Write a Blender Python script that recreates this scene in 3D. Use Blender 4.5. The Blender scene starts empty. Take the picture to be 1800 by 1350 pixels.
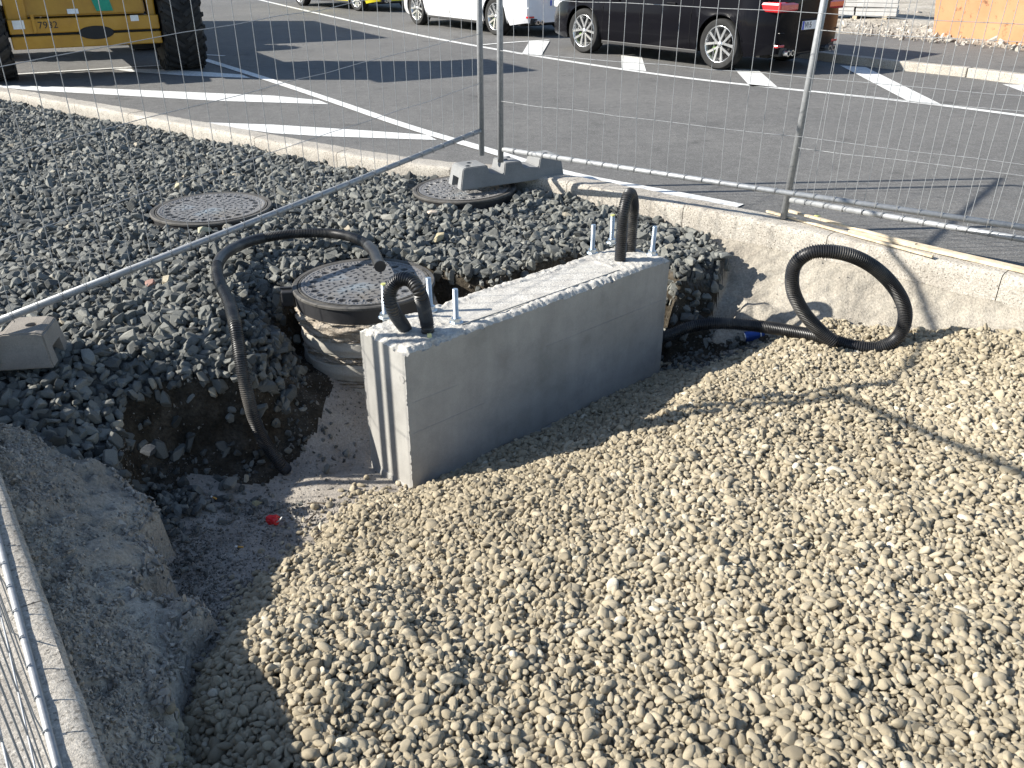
import bpy, bmesh, math, random
import numpy as np
from mathutils import Vector, Matrix, Euler
from mathutils.geometry import tessellate_polygon

SC = bpy.context.scene
random.seed(7); RNG = np.random.default_rng(11)
R = math.radians
# ------------------------------------------------------------------ camera, sky, sun, exposure
F_PX, PITCH, CAM_H = 1484.0, R(27.6), 1.6
cam_d = bpy.data.cameras.new('camera'); cam = bpy.data.objects.new('camera', cam_d)
SC.collection.objects.link(cam)
cam.location = (0, 0, CAM_H); cam.rotation_euler = (math.pi/2 - PITCH, 0, 0)
cam_d.sensor_width = 36; cam_d.lens = 36*F_PX/1800.0
cam_d.clip_start = 0.05; cam_d.clip_end = 2000
SC.camera = cam
SUN_EL = R(30.5); SUN_TRAVEL = R(4.5)          # light travels towards +x, a touch towards +y
world = bpy.data.worlds.new('World'); SC.world = world; world.use_nodes = True
wn = world.node_tree
for n in list(wn.nodes): wn.nodes.remove(n)
sky = wn.nodes.new('ShaderNodeTexSky'); sky.sky_type = 'NISHITA'; sky.sun_disc = False
sky.sun_elevation = SUN_EL
sx, sy = -math.cos(SUN_TRAVEL), -math.sin(SUN_TRAVEL)     # towards the sun
sky.sun_rotation = math.atan2(sx, sy)
sky.altitude = 500; sky.air_density = 1.0; sky.dust_density = 0.6; sky.ozone_density = 1.0
bg = wn.nodes.new('ShaderNodeBackground'); bg.inputs['Strength'].default_value = 0.09
wo = wn.nodes.new('ShaderNodeOutputWorld')
wn.links.new(sky.outputs[0], bg.inputs[0]); wn.links.new(bg.outputs[0], wo.inputs[0])
sl = bpy.data.lights.new('sun', 'SUN'); sl.energy = 5.0; sl.angle = R(0.5); sl.color = (1.0, 0.95, 0.86)
sun = bpy.data.objects.new('sun', sl); SC.collection.objects.link(sun)
d = Vector((math.cos(SUN_EL)*math.cos(SUN_TRAVEL), math.cos(SUN_EL)*math.sin(SUN_TRAVEL), -math.sin(SUN_EL)))
sun.rotation_euler = d.to_track_quat('-Z', 'Y').to_euler(); sun.location = (-6, 0, 6)
vs = SC.view_settings; vs.view_transform = 'Standard'; vs.look = 'None'; vs.gamma = 1; vs.use_curve_mapping = False
vs.exposure = 1.12
SC.render.engine = 'CYCLES'
SC.cycles.max_bounces = 6; SC.cycles.diffuse_bounces = 3; SC.cycles.glossy_bounces = 3
SC.cycles.use_denoising = True

# ------------------------------------------------------------------ survey helpers
SN, CS = math.sin(PITCH), math.cos(PITCH)
def W(px, py, z=0.0):
    a = (px-900)/F_PX; v = (py-675)/F_PX
    dz = -SN - v*CS; t = (z-CAM_H)/dz
    return Vector((a*t, (CS - v*SN)*t, z))
def WD(px, py, zc):
    a = (px-900)/F_PX; v = (py-675)/F_PX
    return Vector((a*zc, (CS - v*SN)*zc, CAM_H + (-SN - v*CS)*zc))
def WY(px, py, Y):
    a = (px-900)/F_PX; v = (py-675)/F_PX
    t = Y/(CS - v*SN)
    return Vector((a*t, Y, CAM_H + (-SN - v*CS)*t))

# ------------------------------------------------------------------ value noise
def make_noise(seed):
    r = np.random.default_rng(seed); G = r.random((256, 256))
    def f(x, y):
        x = np.asarray(x, float); y = np.asarray(y, float)
        xi = np.floor(x).astype(int); yi = np.floor(y).astype(int)
        fx = x-xi; fy = y-yi; fx = fx*fx*(3-2*fx); fy = fy*fy*(3-2*fy)
        g = lambda i, j: G[(xi+i) & 255, (yi+j) & 255]
        return (g(0,0)*(1-fx)+g(1,0)*fx)*(1-fy) + (g(0,1)*(1-fx)+g(1,1)*fx)*fy - .5
    return f
N1 = make_noise(3); N2 = make_noise(8)
def fbm(x, y, f=1.0, o=4, n=N1):
    s = 0; a = 1.0
    for k in range(o):
        s = s + a*n(x*f+17.3*k, y*f-9.1*k); f *= 2.03; a *= .5
    return s

# ------------------------------------------------------------------ materials
def new_mat(name):
    m = bpy.data.materials.new(name); m.use_nodes = True
    nt = m.node_tree; b = nt.nodes['Principled BSDF']
    return m, nt, b
def link(nt, a, b): nt.links.new(a, b)
def noise_node(nt, scale, detail=6, rough=.6, coord='Object', vec=None):
    n = nt.nodes.new('ShaderNodeTexNoise'); n.inputs['Scale'].default_value = scale
    n.inputs['Detail'].default_value = detail; n.inputs['Roughness'].default_value = rough
    if vec is None:
        tc = nt.nodes.new('ShaderNodeTexCoord'); vec = tc.outputs[coord]
    link(nt, vec, n.inputs['Vector'])
    return n
def ramp(nt, fac, stops):
    r = nt.nodes.new('ShaderNodeValToRGB'); e = r.color_ramp.elements
    while len(e) < len(stops): e.new(.5)
    for i, (p, c) in enumerate(stops):
        e[i].position = p; e[i].color = (c[0], c[1], c[2], 1) if not isinstance(c, (int, float)) else (c, c, c, 1)
    link(nt, fac, r.inputs[0]); return r
def mix(nt, fac, a, b, mode='MIX'):
    m = nt.nodes.new('ShaderNodeMix'); m.data_type = 'RGBA'; m.blend_type = mode
    for s, v in ((0, fac), (6, a), (7, b)):
        if hasattr(v, 'links') or hasattr(v, 'is_linked'): link(nt, v, m.inputs[s])
        elif isinstance(v, (int, float)): m.inputs[s].default_value = v if s == 0 else (v, v, v, 1)
        else: m.inputs[s].default_value = (v[0], v[1], v[2], 1)
    return m.outputs[2]
def bump(nt, b, h, strength=.5, dist=.01, prev=None):
    n = nt.nodes.new('ShaderNodeBump'); n.inputs['Strength'].default_value = strength
    n.inputs['Distance'].default_value = dist; link(nt, h, n.inputs['Height'])
    if prev is not None: link(nt, prev, n.inputs['Normal'])
    link(nt, n.outputs[0], b.inputs['Normal']); return n.outputs[0]
def setp(b, rough=.6, metal=0, spec=None, coat=None):
    b.inputs['Roughness'].default_value = rough; b.inputs['Metallic'].default_value = metal
    if spec is not None: b.inputs['Specular IOR Level'].default_value = spec
    if coat is not None: b.inputs['Coat Weight'].default_value = coat; b.inputs['Coat Roughness'].default_value = .04

def mottled(name, stops, scale=8, fine=120, rough=.85, bstr=.4, bdist=.004, speck=.25, spec=.3, metal=0):
    m, nt, b = new_mat(name); setp(b, rough, metal, spec)
    n = noise_node(nt, scale, 8, .65); r = ramp(nt, n.outputs[0], stops)
    n2 = noise_node(nt, fine, 4, .7)
    r2 = ramp(nt, n2.outputs[0], [(.3, 1-speck), (.7, 1+speck)])
    c = mix(nt, 1.0, r.outputs[0], r2.outputs[0], 'MULTIPLY'); link(nt, c, b.inputs['Base Color'])
    bump(nt, b, n2.outputs[0], bstr, bdist)
    return m

M = {}
def mat_asphalt(name, base, dust):
    m, nt, b = new_mat(name); setp(b, .88, 0, .25)
    big = noise_node(nt, .55, 5, .6); mid = noise_node(nt, 9, 6, .6); fine = noise_node(nt, 95, 3, .8)
    v = nt.nodes.new('ShaderNodeTexVoronoi'); v.inputs['Scale'].default_value = 130
    tc = nt.nodes.new('ShaderNodeTexCoord'); link(nt, tc.outputs['Object'], v.inputs['Vector'])
    c1 = ramp(nt, big.outputs[0], [(.35, base), (.7, dust)])
    c2 = ramp(nt, mid.outputs[0], [(.3, .86), (.7, 1.12)])
    c = mix(nt, 1, c1.outputs[0], c2.outputs[0], 'MULTIPLY')
    sp = ramp(nt, v.outputs['Color'], [(.1, .72), (.8, 1.2), (1, 1.9)])
    c = mix(nt, 1, c, sp.outputs[0], 'MULTIPLY')
    # thin pale scuffs
    sc = noise_node(nt, 3.2, 9, .75); scr = ramp(nt, sc.outputs[0], [(.66, 0.0), (.73, .5)])
    c = mix(nt, scr.outputs[0], c, (.2, .19, .18))
    st = noise_node(nt, 1.7, 7, .7); sr = ramp(nt, st.outputs[0], [(.30, .62), (.42, 1.0), (.6, 1.0), (.75, 1.15)])
    c = mix(nt, 1, c, sr.outputs[0], 'MULTIPLY')
    link(nt, c, b.inputs['Base Color'])
    bump(nt, b, v.outputs['Distance'], .45, .004)
    return m
M['asphalt'] = mat_asphalt('asphalt', (.118, .116, .112), (.15, .146, .139))
M['asphalt_path'] = mat_asphalt('asphalt_pavement', (.13, .127, .122), (.165, .16, .15))

def mat_paint():
    m, nt, b = new_mat('road_paint'); setp(b, .7, 0, .3)
    n = noise_node(nt, 26, 9, .8); r = ramp(nt, n.outputs[0], [(.33, (.22, .22, .21)), (.42, (.55, .55, .53)), (.55, (.72, .72, .70)), (.7, (.8, .8, .78))])
    n2 = noise_node(nt, 150, 3, .8); r2 = ramp(nt, n2.outputs[0], [(.3, .78), (.6, 1.05)])
    c = mix(nt, 1, r.outputs[0], r2.outputs[0], 'MULTIPLY'); link(nt, c, b.inputs['Base Color'])
    bump(nt, b, n2.outputs[0], .35, .003); return m
M['paint'] = mat_paint()
def mat_granite():
    m, nt, b = new_mat('granite'); setp(b, .8, 0, .35)
    tc = nt.nodes.new('ShaderNodeTexCoord')
    v = nt.nodes.new('ShaderNodeTexVoronoi'); v.inputs['Scale'].default_value = 150; link(nt, tc.outputs['Object'], v.inputs['Vector'])
    n = noise_node(nt, 190, 4, .7); n2 = noise_node(nt, 3, 5, .6)
    r = ramp(nt, v.outputs['Color'], [(.05, (.15, .14, .125)), (.25, (.36, .34, .305)), (.75, (.475, .45, .405)), (1, (.60, .575, .53))])
    r2 = ramp(nt, n2.outputs[0], [(.35, (.82, .78, .74)), (.65, (1.05, 1.03, 1.0))])
    c = mix(nt, 1, r.outputs[0], r2.outputs[0], 'MULTIPLY')
    r3 = ramp(nt, n.outputs[0], [(.3, .75), (.65, 1.1)]); c = mix(nt, 1, c, r3.outputs[0], 'MULTIPLY')
    link(nt, c, b.inputs['Base Color'])
    n4 = noise_node(nt, 70, 6, .75); bump(nt, b, n4.outputs[0], .9, .008); return m
M['granite'] = mat_granite()
def mat_block():
    m, nt, b = new_mat('cast_concrete'); setp(b, .82, 0, .3)
    n = noise_node(nt, 2.6, 7, .6); r = ramp(nt, n.outputs[0], [(.3, (.25, .245, .225)), (.5, (.31, .30, .28)), (.72, (.37, .36, .335))])
    tc = nt.nodes.new('ShaderNodeTexCoord'); mp = nt.nodes.new('ShaderNodeMapping'); mp.inputs['Scale'].default_value = (9, 9, .7)
    link(nt, tc.outputs['Object'], mp.inputs[0])
    st = noise_node(nt, 1, 5, .6, vec=mp.outputs[0]); rs = ramp(nt, st.outputs[0], [(.3, .90), (.7, 1.07)])
    c = mix(nt, 1, r.outputs[0], rs.outputs[0], 'MULTIPLY')
    bl = noise_node(nt, 7, 8, .75); rb_ = ramp(nt, bl.outputs[0], [(.36, .89), (.5, 1.0), (.68, 1.06)])
    c = mix(nt, 1, c, rb_.outputs[0], 'MULTIPLY')
    f = noise_node(nt, 210, 3, .7); rf = ramp(nt, f.outputs[0], [(.3, .92), (.7, 1.06)])
    c = mix(nt, 1, c, rf.outputs[0], 'MULTIPLY')
    # pores: scattered air holes, 2-4 mm
    v = nt.nodes.new('ShaderNodeTexVoronoi'); v.inputs['Scale'].default_value = 26; link(nt, tc.outputs['Object'], v.inputs['Vector'])
    vp = ramp(nt, v.outputs['Distance'], [(.05, 0.0), (.10, 1.0)])
    vr = ramp(nt, v.outputs['Color'], [(.72, 1.0), (.74, 0.0)])
    keep = nt.nodes.new('ShaderNodeMath'); keep.operation = 'MAXIMUM'; link(nt, vp.outputs[0], keep.inputs[0]); link(nt, vr.outputs[0], keep.inputs[1])
    c = mix(nt, keep.outputs[0], (.12, .115, .105), c)
    link(nt, c, b.inputs['Base Color'])
    n1 = bump(nt, b, f.outputs[0], .25, .002); bump(nt, b, keep.outputs[0], .6, .003, n1); return m
M['block'] = mat_block()
M['block_top'] = mottled('rough_screed', [(.3, (.38, .36, .33)), (.5, (.47, .45, .41)), (.7, (.54, .52, .48))], 14, 120, .9, .8, .006, .25)
M['haunch'] = mottled('haunch_concrete', [(.3, (.24, .215, .18)), (.5, (.33, .30, .25)), (.7, (.40, .365, .31))], 3.5, 75, .95, .9, .012, .3, .2)
M['sand'] = mottled('sandy_subsoil', [(.3, (.20, .18, .155)), (.5, (.30, .27, .235)), (.7, (.36, .33, .29))], 4, 90, .97, .9, .008, .25, .15)
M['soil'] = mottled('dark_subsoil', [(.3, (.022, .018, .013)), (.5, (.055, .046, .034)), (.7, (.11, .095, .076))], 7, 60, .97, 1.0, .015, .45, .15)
M['gravel_bed'] = mottled('gravel_bed', [(.3, (.05, .05, .05)), (.7, (.1, .1, .095))], 14, 60, .95, 1.0, .02, .5, .2)
M['pebble_bed'] = mottled('pebble_bed', [(.3, (.15, .125, .09)), (.7, (.23, .195, .14))], 14, 60, .95, 1.0, .02, .4, .2)
M['lot'] = mottled('rubble_ground', [(.3, (.25, .22, .18)), (.5, (.38, .345, .29)), (.7, (.5, .46, .4))], 1.1, 14, .95, 1.0, .04, .4, .2)
M['mortar'] = mottled('mortar', [(.3, (.24, .205, .165)), (.5, (.36, .31, .25)), (.7, (.45, .40, .33))], 9, 70, .95, 1.0, .014, .3, .2)
M['ring'] = mottled('shaft_concrete', [(.3, (.29, .272, .238)), (.7, (.41, .388, .34))], 5, 130, .85, .4, .003, .14, .3)
M['foot'] = mottled('foot_concrete', [(.3, (.175, .178, .18)), (.7, (.235, .237, .236))], 6, 150, .85, .5, .003, .15, .3)
M['foot_tan'] = mottled('foot_concrete_tan', [(.3, (.19, .17, .15)), (.7, (.27, .245, .215))], 6, 150, .85, .5, .003, .15, .3)
M['wood'] = mottled('sawn_wood', [(.3, (.40, .31, .20)), (.55, (.58, .49, .36)), (.75, (.66, .58, .46))], 12, 90, .8, .3, .002, .15, .3)
M['twig'] = mottled('twig_bark', [(.3, (.06, .045, .03)), (.7, (.14, .11, .08))], 30, 90, .9)
def mat_galv():
    m, nt, b = new_mat('galvanised_steel'); setp(b, .58, .4, .4)
    n = noise_node(nt, 45, 6, .7); r = ramp(nt, n.outputs[0], [(.3, (.24, .25, .26)), (.7, (.37, .38, .39))])
    link(nt, r.outputs[0], b.inputs['Base Color'])
    r2 = ramp(nt, n.outputs[0], [(.3, .62), (.7, .45)]); link(nt, r2.outputs[0], b.inputs['Roughness'])
    return m
M['galv'] = mat_galv()
def plain(name, col, rough=.5, metal=0, spec=.5, coat=None, var=.12, scale=20):
    m, nt, b = new_mat(name); setp(b, rough, metal, spec, coat)
    n = noise_node(nt, scale, 5, .6); r = ramp(nt, n.outputs[0], [(.3, tuple(k*(1-var) for k in col)), (.7, tuple(min(1, k*(1+var)) for k in col))])
    link(nt, r.outputs[0], b.inputs['Base Color'])
    return m
M['pipe'] = mottled('black_polyethylene', [(.35, (.010, .010, .012)), (.52, (.022, .022, .023)), (.66, (.075, .07, .062)), (.78, (.13, .12, .105))], 7, 60, .42, .15, .001, .1, .5)
M['pipe_in'] = plain('green_pipe_lining', (.07, .22, .03), .5)
M['zinc'] = plain('zinc_bolt', (.55, .6, .64), .35, .9)
M['ring_plastic'] = mottled('black_frame_plastic', [(.35, (.018, .018, .02)), (.6, (.03, .03, .032)), (.75, (.09, .08, .07))], 6, 60, .5, .2, .001, .1, .5)
M['frame_top'] = mottled('dusty_frame', [(.35, (.05, .047, .043)), (.6, (.10, .094, .085)), (.75, (.15, .14, .125))], 9, 60, .7, .3, .002, .2, .3)
def mat_iron():
    m, nt, b = new_mat('cast_iron'); setp(b, .55, .25, .4)
    n = noise_node(nt, 5, 7, .65); r = ramp(nt, n.outputs[0], [(.3, (.145, .14, .136)), (.5, (.185, .18, .175)), (.7, (.235, .23, .222))])
    n2 = noise_node(nt, 3.3, 4, .6); tc = nt.nodes.new('ShaderNodeTexCoord')
    st = ramp(nt, n2.outputs[0], [(.52, 0.0), (.66, .75)])
    ln = nt.nodes.new('ShaderNodeVectorMath'); ln.operation = 'DISTANCE'; ln.inputs[1].default_value = (-.09, -.03, 0); link(nt, tc.outputs['Object'], ln.inputs[0])
    lr = ramp(nt, ln.outputs['Value'], [(.06, 1.0), (.2, 0.0)])
    f = mix(nt, 1, st.outputs[0], lr.outputs[0], 'MULTIPLY')
    c = mix(nt, f, r.outputs[0], (.26, .36, .44))
    n5 = noise_node(nt, 2.3, 6, .6); s5 = ramp(nt, n5.outputs[0], [(.54, 0.0), (.68, .5)])
    c = mix(nt, s5.outputs[0], c, (.19, .155, .105))
    link(nt, c, b.inputs['Base Color']); n3 = noise_node(nt, 160, 3, .6); bump(nt, b, n3.outputs[0], .3, .002)
    return m
M['iron'] = mat_iron()
M['red'] = plain('red_plastic', (.6, .015, .02), .35)
M['white_plastic'] = plain('white_plastic', (.75, .75, .72), .5)
M['yellow_tag'] = plain('pale_yellow_tag', (.65, .62, .3), .6)
M['yellow_cap'] = plain('yellow_cap', (.45, .45, .16), .5)
M['blue_can'] = plain('blue_can_paint', (.02, .07, .3), .3, .4)
M['alu'] = plain('aluminium', (.7, .7, .7), .3, .9)
M['butt_orange'] = plain('cigarette_filter', (.6, .32, .08), .8)
def mat_paintcar(name, col, metal=0, flake=.06):
    m, nt, b = new_mat(name); setp(b, .18, metal, .06 if col[0] < .1 else .3, .06 if col[0] < .1 else .6)
    n = noise_node(nt, 2.2, 5, .6); r = ramp(nt, n.outputs[0], [(.3, tuple(k*(1-flake) for k in col)), (.7, tuple(min(1, k*(1+flake)) for k in col))])
    link(nt, r.outputs[0], b.inputs['Base Color']); return m
M['car_black'] = mat_paintcar('black_car_paint', (.006, .006, .008))
M['car_white'] = mat_paintcar('white_car_paint', (.74, .75, .77))
M['car_yellow'] = mat_paintcar('yellow_car_paint', (.6, .52, .02))
M['glass'] = plain('tinted_glass', (.01, .012, .014), .05, 0, .7)
M['tyre'] = mottled('tyre_rubber', [(.3, (.012, .012, .012)), (.7, (.03, .03, .03))], 8, 60, .8, .3, .002, .15, .3)
M['tyre_dusty'] = mottled('dusty_tyre_rubber', [(.3, (.014, .014, .014)), (.7, (.05, .046, .042))], 4, 40, .85, .4, .004, .2, .3)
M['rim'] = plain('rim_silver', (.66, .67, .68), .25, .85)
M['rim_dark'] = plain('rim_black', (.015, .015, .016), .3)
M['well'] = plain('wheel_well_black', (.006, .006, .006), .9)
M['trim'] = plain('black_trim', (.015, .015, .016), .55)
M['lamp_red'] = plain('red_lamp_glass', (.5, .01, .015), .12, 0, .6, 1.0)
M['lamp_clear'] = plain('clear_lamp_glass', (.6, .6, .6), .1, 0, .6, 1.0)
M['plate_white'] = plain('plate_white', (.75, .75, .75), .4)
M['plate_blue'] = plain('plate_blue', (.01, .06, .45), .4)
M['plate_text'] = plain('plate_lettering_black', (.01, .01, .01), .5)
M['caliper'] = plain('green_caliper', (.10, .2, .015), .4)
def mat_machine():
    m, nt, b = new_mat('machine_yellow'); setp(b, .42, 0, .5, .3)
    n = noise_node(nt, 4, 8, .7); r = ramp(nt, n.outputs[0], [(.3, (.38, .18, .010)), (.55, (.46, .235, .014)), (.75, (.50, .27, .03))])
    n2 = noise_node(nt, 11, 8, .8); r2 = ramp(nt, n2.outputs[0], [(.62, 0.0), (.72, .7)])
    c = mix(nt, r2.outputs[0], r.outputs[0], (.14, .09, .04)); link(nt, c, b.inputs['Base Color'])
    return m
M['machine'] = mat_machine()
M['machine_dark'] = plain('machine_black_steel', (.012, .012, .012), .7)
M['decal_green'] = plain('green_decal', (.02, .28, .16), .5)
def mat_skip():
    m, nt, b = new_mat('orange_skip_paint'); setp(b, .7, 0, .3)
    n = noise_node(nt, 1.4, 6, .6); r = ramp(nt, n.outputs[0], [(.3, (.35, .175, .085)), (.7, (.44, .24, .125))])
    n2 = noise_node(nt, 6, 9, .8); r2 = ramp(nt, n2.outputs[0], [(.57, 0.0), (.63, .85)])
    c = mix(nt, r2.outputs[0], r.outputs[0], (.12, .055, .03)); link(nt, c, b.inputs['Base Color'])
    bump(nt, b, n2.outputs[0], .3, .01); return m
M['skip'] = mat_skip()
M['slab'] = mottled('paving_slab_concrete', [(.3, (.42, .42, .41)), (.7, (.56, .55, .53))], 5, 60, .9, .5, .004, .12)

def stone_mat(name, stops, hue=None, rough=.8, bs=.5, fine=70, amt=.3, spec=.3):
    m, nt, b = new_mat(name); setp(b, rough, 0, spec)
    at = nt.nodes.new('ShaderNodeAttribute'); at.attribute_type = 'INSTANCER'; at.attribute_name = 'tint'
    r = ramp(nt, at.outputs['Fac'], stops)
    n = noise_node(nt, fine, 5, .7); r2 = ramp(nt, n.outputs[0], [(.3, 1-amt), (.7, 1+amt)])
    c = mix(nt, 1, r.outputs[0], r2.outputs[0], 'MULTIPLY'); link(nt, c, b.inputs['Base Color'])
    bump(nt, b, n.outputs[0], bs, .004); return m
M['pebble'] = stone_mat('river_pebble', [(0, (.15, .126, .088)), (.16, (.26, .221, .155)), (.55, (.355, .304, .216)), (.85, (.43, .373, .274)), (1, (.54, .495, .395))], fine=38, amt=.22, bs=.7)
M['crushed'] = stone_mat('crushed_rock', [(0, (.052, .054, .051)), (.3, (.11, .113, .105)), (.6, (.172, .174, .158)), (.92, (.235, .232, .205)), (.99, (.27, .25, .20)), (1, (.34, .30, .23))], fine=38, amt=.35, bs=.7)
M['rubble'] = stone_mat('small_rubble', [(0, (.09, .085, .075)), (.4, (.2, .185, .16)), (.8, (.33, .30, .26)), (1, (.45, .42, .37))], fine=60, amt=.25)
def single_stone(name, col): return mottled(name, [(.3, tuple(k*.75 for k in col)), (.7, tuple(k*1.15 for k in col))], 18, 60, .85, .6, .004, .2)

# ------------------------------------------------------------------ object helpers
def obj(name, me, mat=None, parent=None, kind=None, label=None, cat=None, group=None, smooth=False):
    if isinstance(me, bmesh.types.BMesh):
        m2 = bpy.data.meshes.new(name); me.to_mesh(m2); me.free(); me = m2
    if mat is not None and not me.materials: me.materials.append(mat)
    if smooth: me.polygons.foreach_set('use_smooth', [True]*len(me.polygons)); me.update()
    o = bpy.data.objects.new(name, me); SC.collection.objects.link(o)
    if parent is not None: o.parent = parent
    if kind: o['kind'] = kind
    if label: o['label'] = label
    if cat: o['category'] = cat
    if group: o['group'] = group
    return o
def thing(name, label, cat, loc=(0, 0, 0), rotz=0.0, group=None):
    o = bpy.data.objects.new(name, None); SC.collection.objects.link(o)
    o.location = loc; o.rotation_euler = (0, 0, rotz); o.empty_display_size = .1
    o['label'] = label; o['category'] = cat
    if group: o['group'] = group
    return o
def mesh(name, v, f):
    m = bpy.data.meshes.new(name); m.from_pydata([tuple(p) for p in v], [], f); m.update(); return m
def bm_box(bm, c, s, rz=0, bev=0, mat=None):
    T = Matrix.Translation(c) @ Matrix.Rotation(rz, 4, 'Z') @ Matrix.Diagonal((s[0], s[1], s[2], 1))
    if mat is not None: T = mat @ T
    r = bmesh.ops.create_cube(bm, size=1, matrix=T)
    if bev:
        e = {e for v in r['verts'] for e in v.link_edges}
        bmesh.ops.bevel(bm, geom=list(e), offset=bev, segments=2, affect='EDGES', profile=.5)
    return r
def box(c, s, rz=0, bev=0):
    bm = bmesh.new(); bm_box(bm, c, s, rz, bev); return bm
def tube_mesh(name, pts, rad, seg=12, caps=True, radf=None):
    """tube along points; radf(i, n, arclen) scales the radius"""
    P = [Vector(p) for p in pts]; n = len(P); V = []; Fc = []
    T0 = (P[1]-P[0]).normalized(); up = Vector((0, 0, 1)) if abs(T0.z) < .9 else Vector((1, 0, 0))
    U = T0.cross(up).normalized(); s = 0
    for i, p in enumerate(P):
        T = (P[min(i+1, n-1)]-P[max(i-1, 0)]).normalized()
        U = (U - T*U.dot(T)).normalized(); B = T.cross(U)
        if i: s += (P[i]-P[i-1]).length
        r = rad if radf is None else rad*radf(i, n, s)
        for k in range(seg):
            a = 2*math.pi*k/seg; V.append(p + U*(r*math.cos(a)) + B*(r*math.sin(a)))
    for i in range(n-1):
        for k in range(seg):
            a = i*seg+k; b = i*seg+(k+1) % seg; Fc.append((a, a+seg, b+seg, b))
    if caps: Fc.append(tuple(range(seg))); Fc.append(tuple(reversed(range((n-1)*seg, n*seg))))
    return mesh(name, V, Fc)
def catmull(pts, step=.01):
    P = [Vector(p) for p in pts]; P = [2*P[0]-P[1]] + P + [2*P[-1]-P[-2]]; out = []
    for i in range(1, len(P)-2):
        n = max(2, int((P[i+1]-P[i]).length/step*1.0))
        for k in range(n):
            t = k/n; a, b, c, d_ = P[i-1], P[i], P[i+1], P[i+2]
            out.append(.5*((2*b)+(c-a)*t+(2*a-5*b+4*c-d_)*t*t+(3*b-a-3*c+d_)*t**3))
    out.append(P[-2]); return out
def resample(pts, step):
    P = [Vector(p) for p in pts]; out = [P[0].copy()]; acc = 0; i = 0; cur = P[0].copy()
    for i in range(1, len(P)):
        seg = P[i]-cur; L = seg.length
        while acc + L >= step:
            t = (step-acc)/L; cur = cur + seg*t; out.append(cur.copy()); seg = P[i]-cur; L = seg.length; acc = 0
            if L < 1e-9: break
        acc += L; cur = P[i].copy()
    return out
def lathe_mesh(name, prof, seg=48, closed_top=False, wob=None):
    V = []; Fc = []
    for j, (r, z) in enumerate(prof):
        for k in range(seg):
            a = 2*math.pi*k/seg; rr = r + (wob(j, a) if wob else 0)
            V.append((rr*math.cos(a), rr*math.sin(a), z))
    for j in range(len(prof)-1):
        for k in range(seg):
            a = j*seg+k; b = j*seg+(k+1) % seg; Fc.append((a, b, b+seg, a+seg))
    if closed_top: Fc.append(tuple(reversed(range(seg))))
    return mesh(name, V, Fc)
def smooth_obj(o, ang=40):
    o.data.polygons.foreach_set('use_smooth', [True]*len(o.data.polygons))
    try: o.data.set_sharp_from_angle(angle=R(ang))
    except Exception: pass
    return o

# ------------------------------------------------------------------ plan of the traffic island
def chaikin(p, n=2, closed=False):
    p = [Vector(q[:2]) for q in p]
    for _ in range(n):
        q = [p[0]] if not closed else []
        for i in range(len(p)-(0 if closed else 1)):
            a, b = p[i], p[(i+1) % len(p)]; q += [a*.75+b*.25, a*.25+b*.75]
        if not closed: q.append(p[-1])
        p = q
    return p
KT = .08                                                   # height of the kerb tops
far_px = [(0, 152), (200, 185), (400, 222), (600, 258), (770, 283), (900, 291), (1000, 306), (1200, 345), (1400, 385), (1600, 427), (1800, 470)]
far_outer = [Vector((-9.6, 12.4)), Vector((-7.8, 11.55))] + [W(x, y, KT).xy for x, y in far_px] + [Vector((3.3, 3.55)), Vector((3.7, 2.5)), Vector((3.8, 1.0)), Vector((3.6, -1.6))]
far_outer = chaikin(far_outer, 2)
def offset_line(p, dist):
    out = []
    for i in range(len(p)):
        t = (p[min(i+1, len(p)-1)]-p[max(i-1, 0)]).normalized(); out.append(p[i]+Vector((t.y, -t.x))*dist)
    return out
FK_W = .19
far_inner = offset_line(far_outer, FK_W)
near_dir = (W(190, 1350, KT).xy - W(0, 830, KT).xy).normalized()
near_in0 = W(95, 1090, KT).xy
NK_W = .21
near_n = Vector((-near_dir.y, near_dir.x))                 # points into the island
if near_n.x < 0: near_n = -near_n
near_inner = [near_in0 + near_dir*t for t in (-13.2, 2.6)]
near_outer = [p - near_n*NK_W for p in near_inner]
island = [tuple(p) for p in far_outer] + [(2.6, -3.2)] + [tuple(near_outer[1]), tuple(near_outer[0])]

# road: one sheet with a hole for the island
def sheet_with_hole(name, outer, hole, z, mat, **kw):
    a = [Vector((x, y, z)) for x, y in outer]; b = [Vector((x, y, z)) for x, y in hole]
    tris = tessellate_polygon([a, b]); me = mesh(name, a+b, [tuple(t) for t in tris])
    bm = bmesh.new(); bm.from_mesh(me); bmesh.ops.recalc_face_normals(bm, faces=bm.faces)
    if sum(f.normal.z for f in bm.faces) < 0: bmesh.ops.reverse_faces(bm, faces=bm.faces)
    return obj(name, bm, mat, **kw)
sheet_with_hole('road', [(-400, -300), (400, -300), (400, 900), (-400, 900)], island, 0.0, M['asphalt'], kind='structure')

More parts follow.
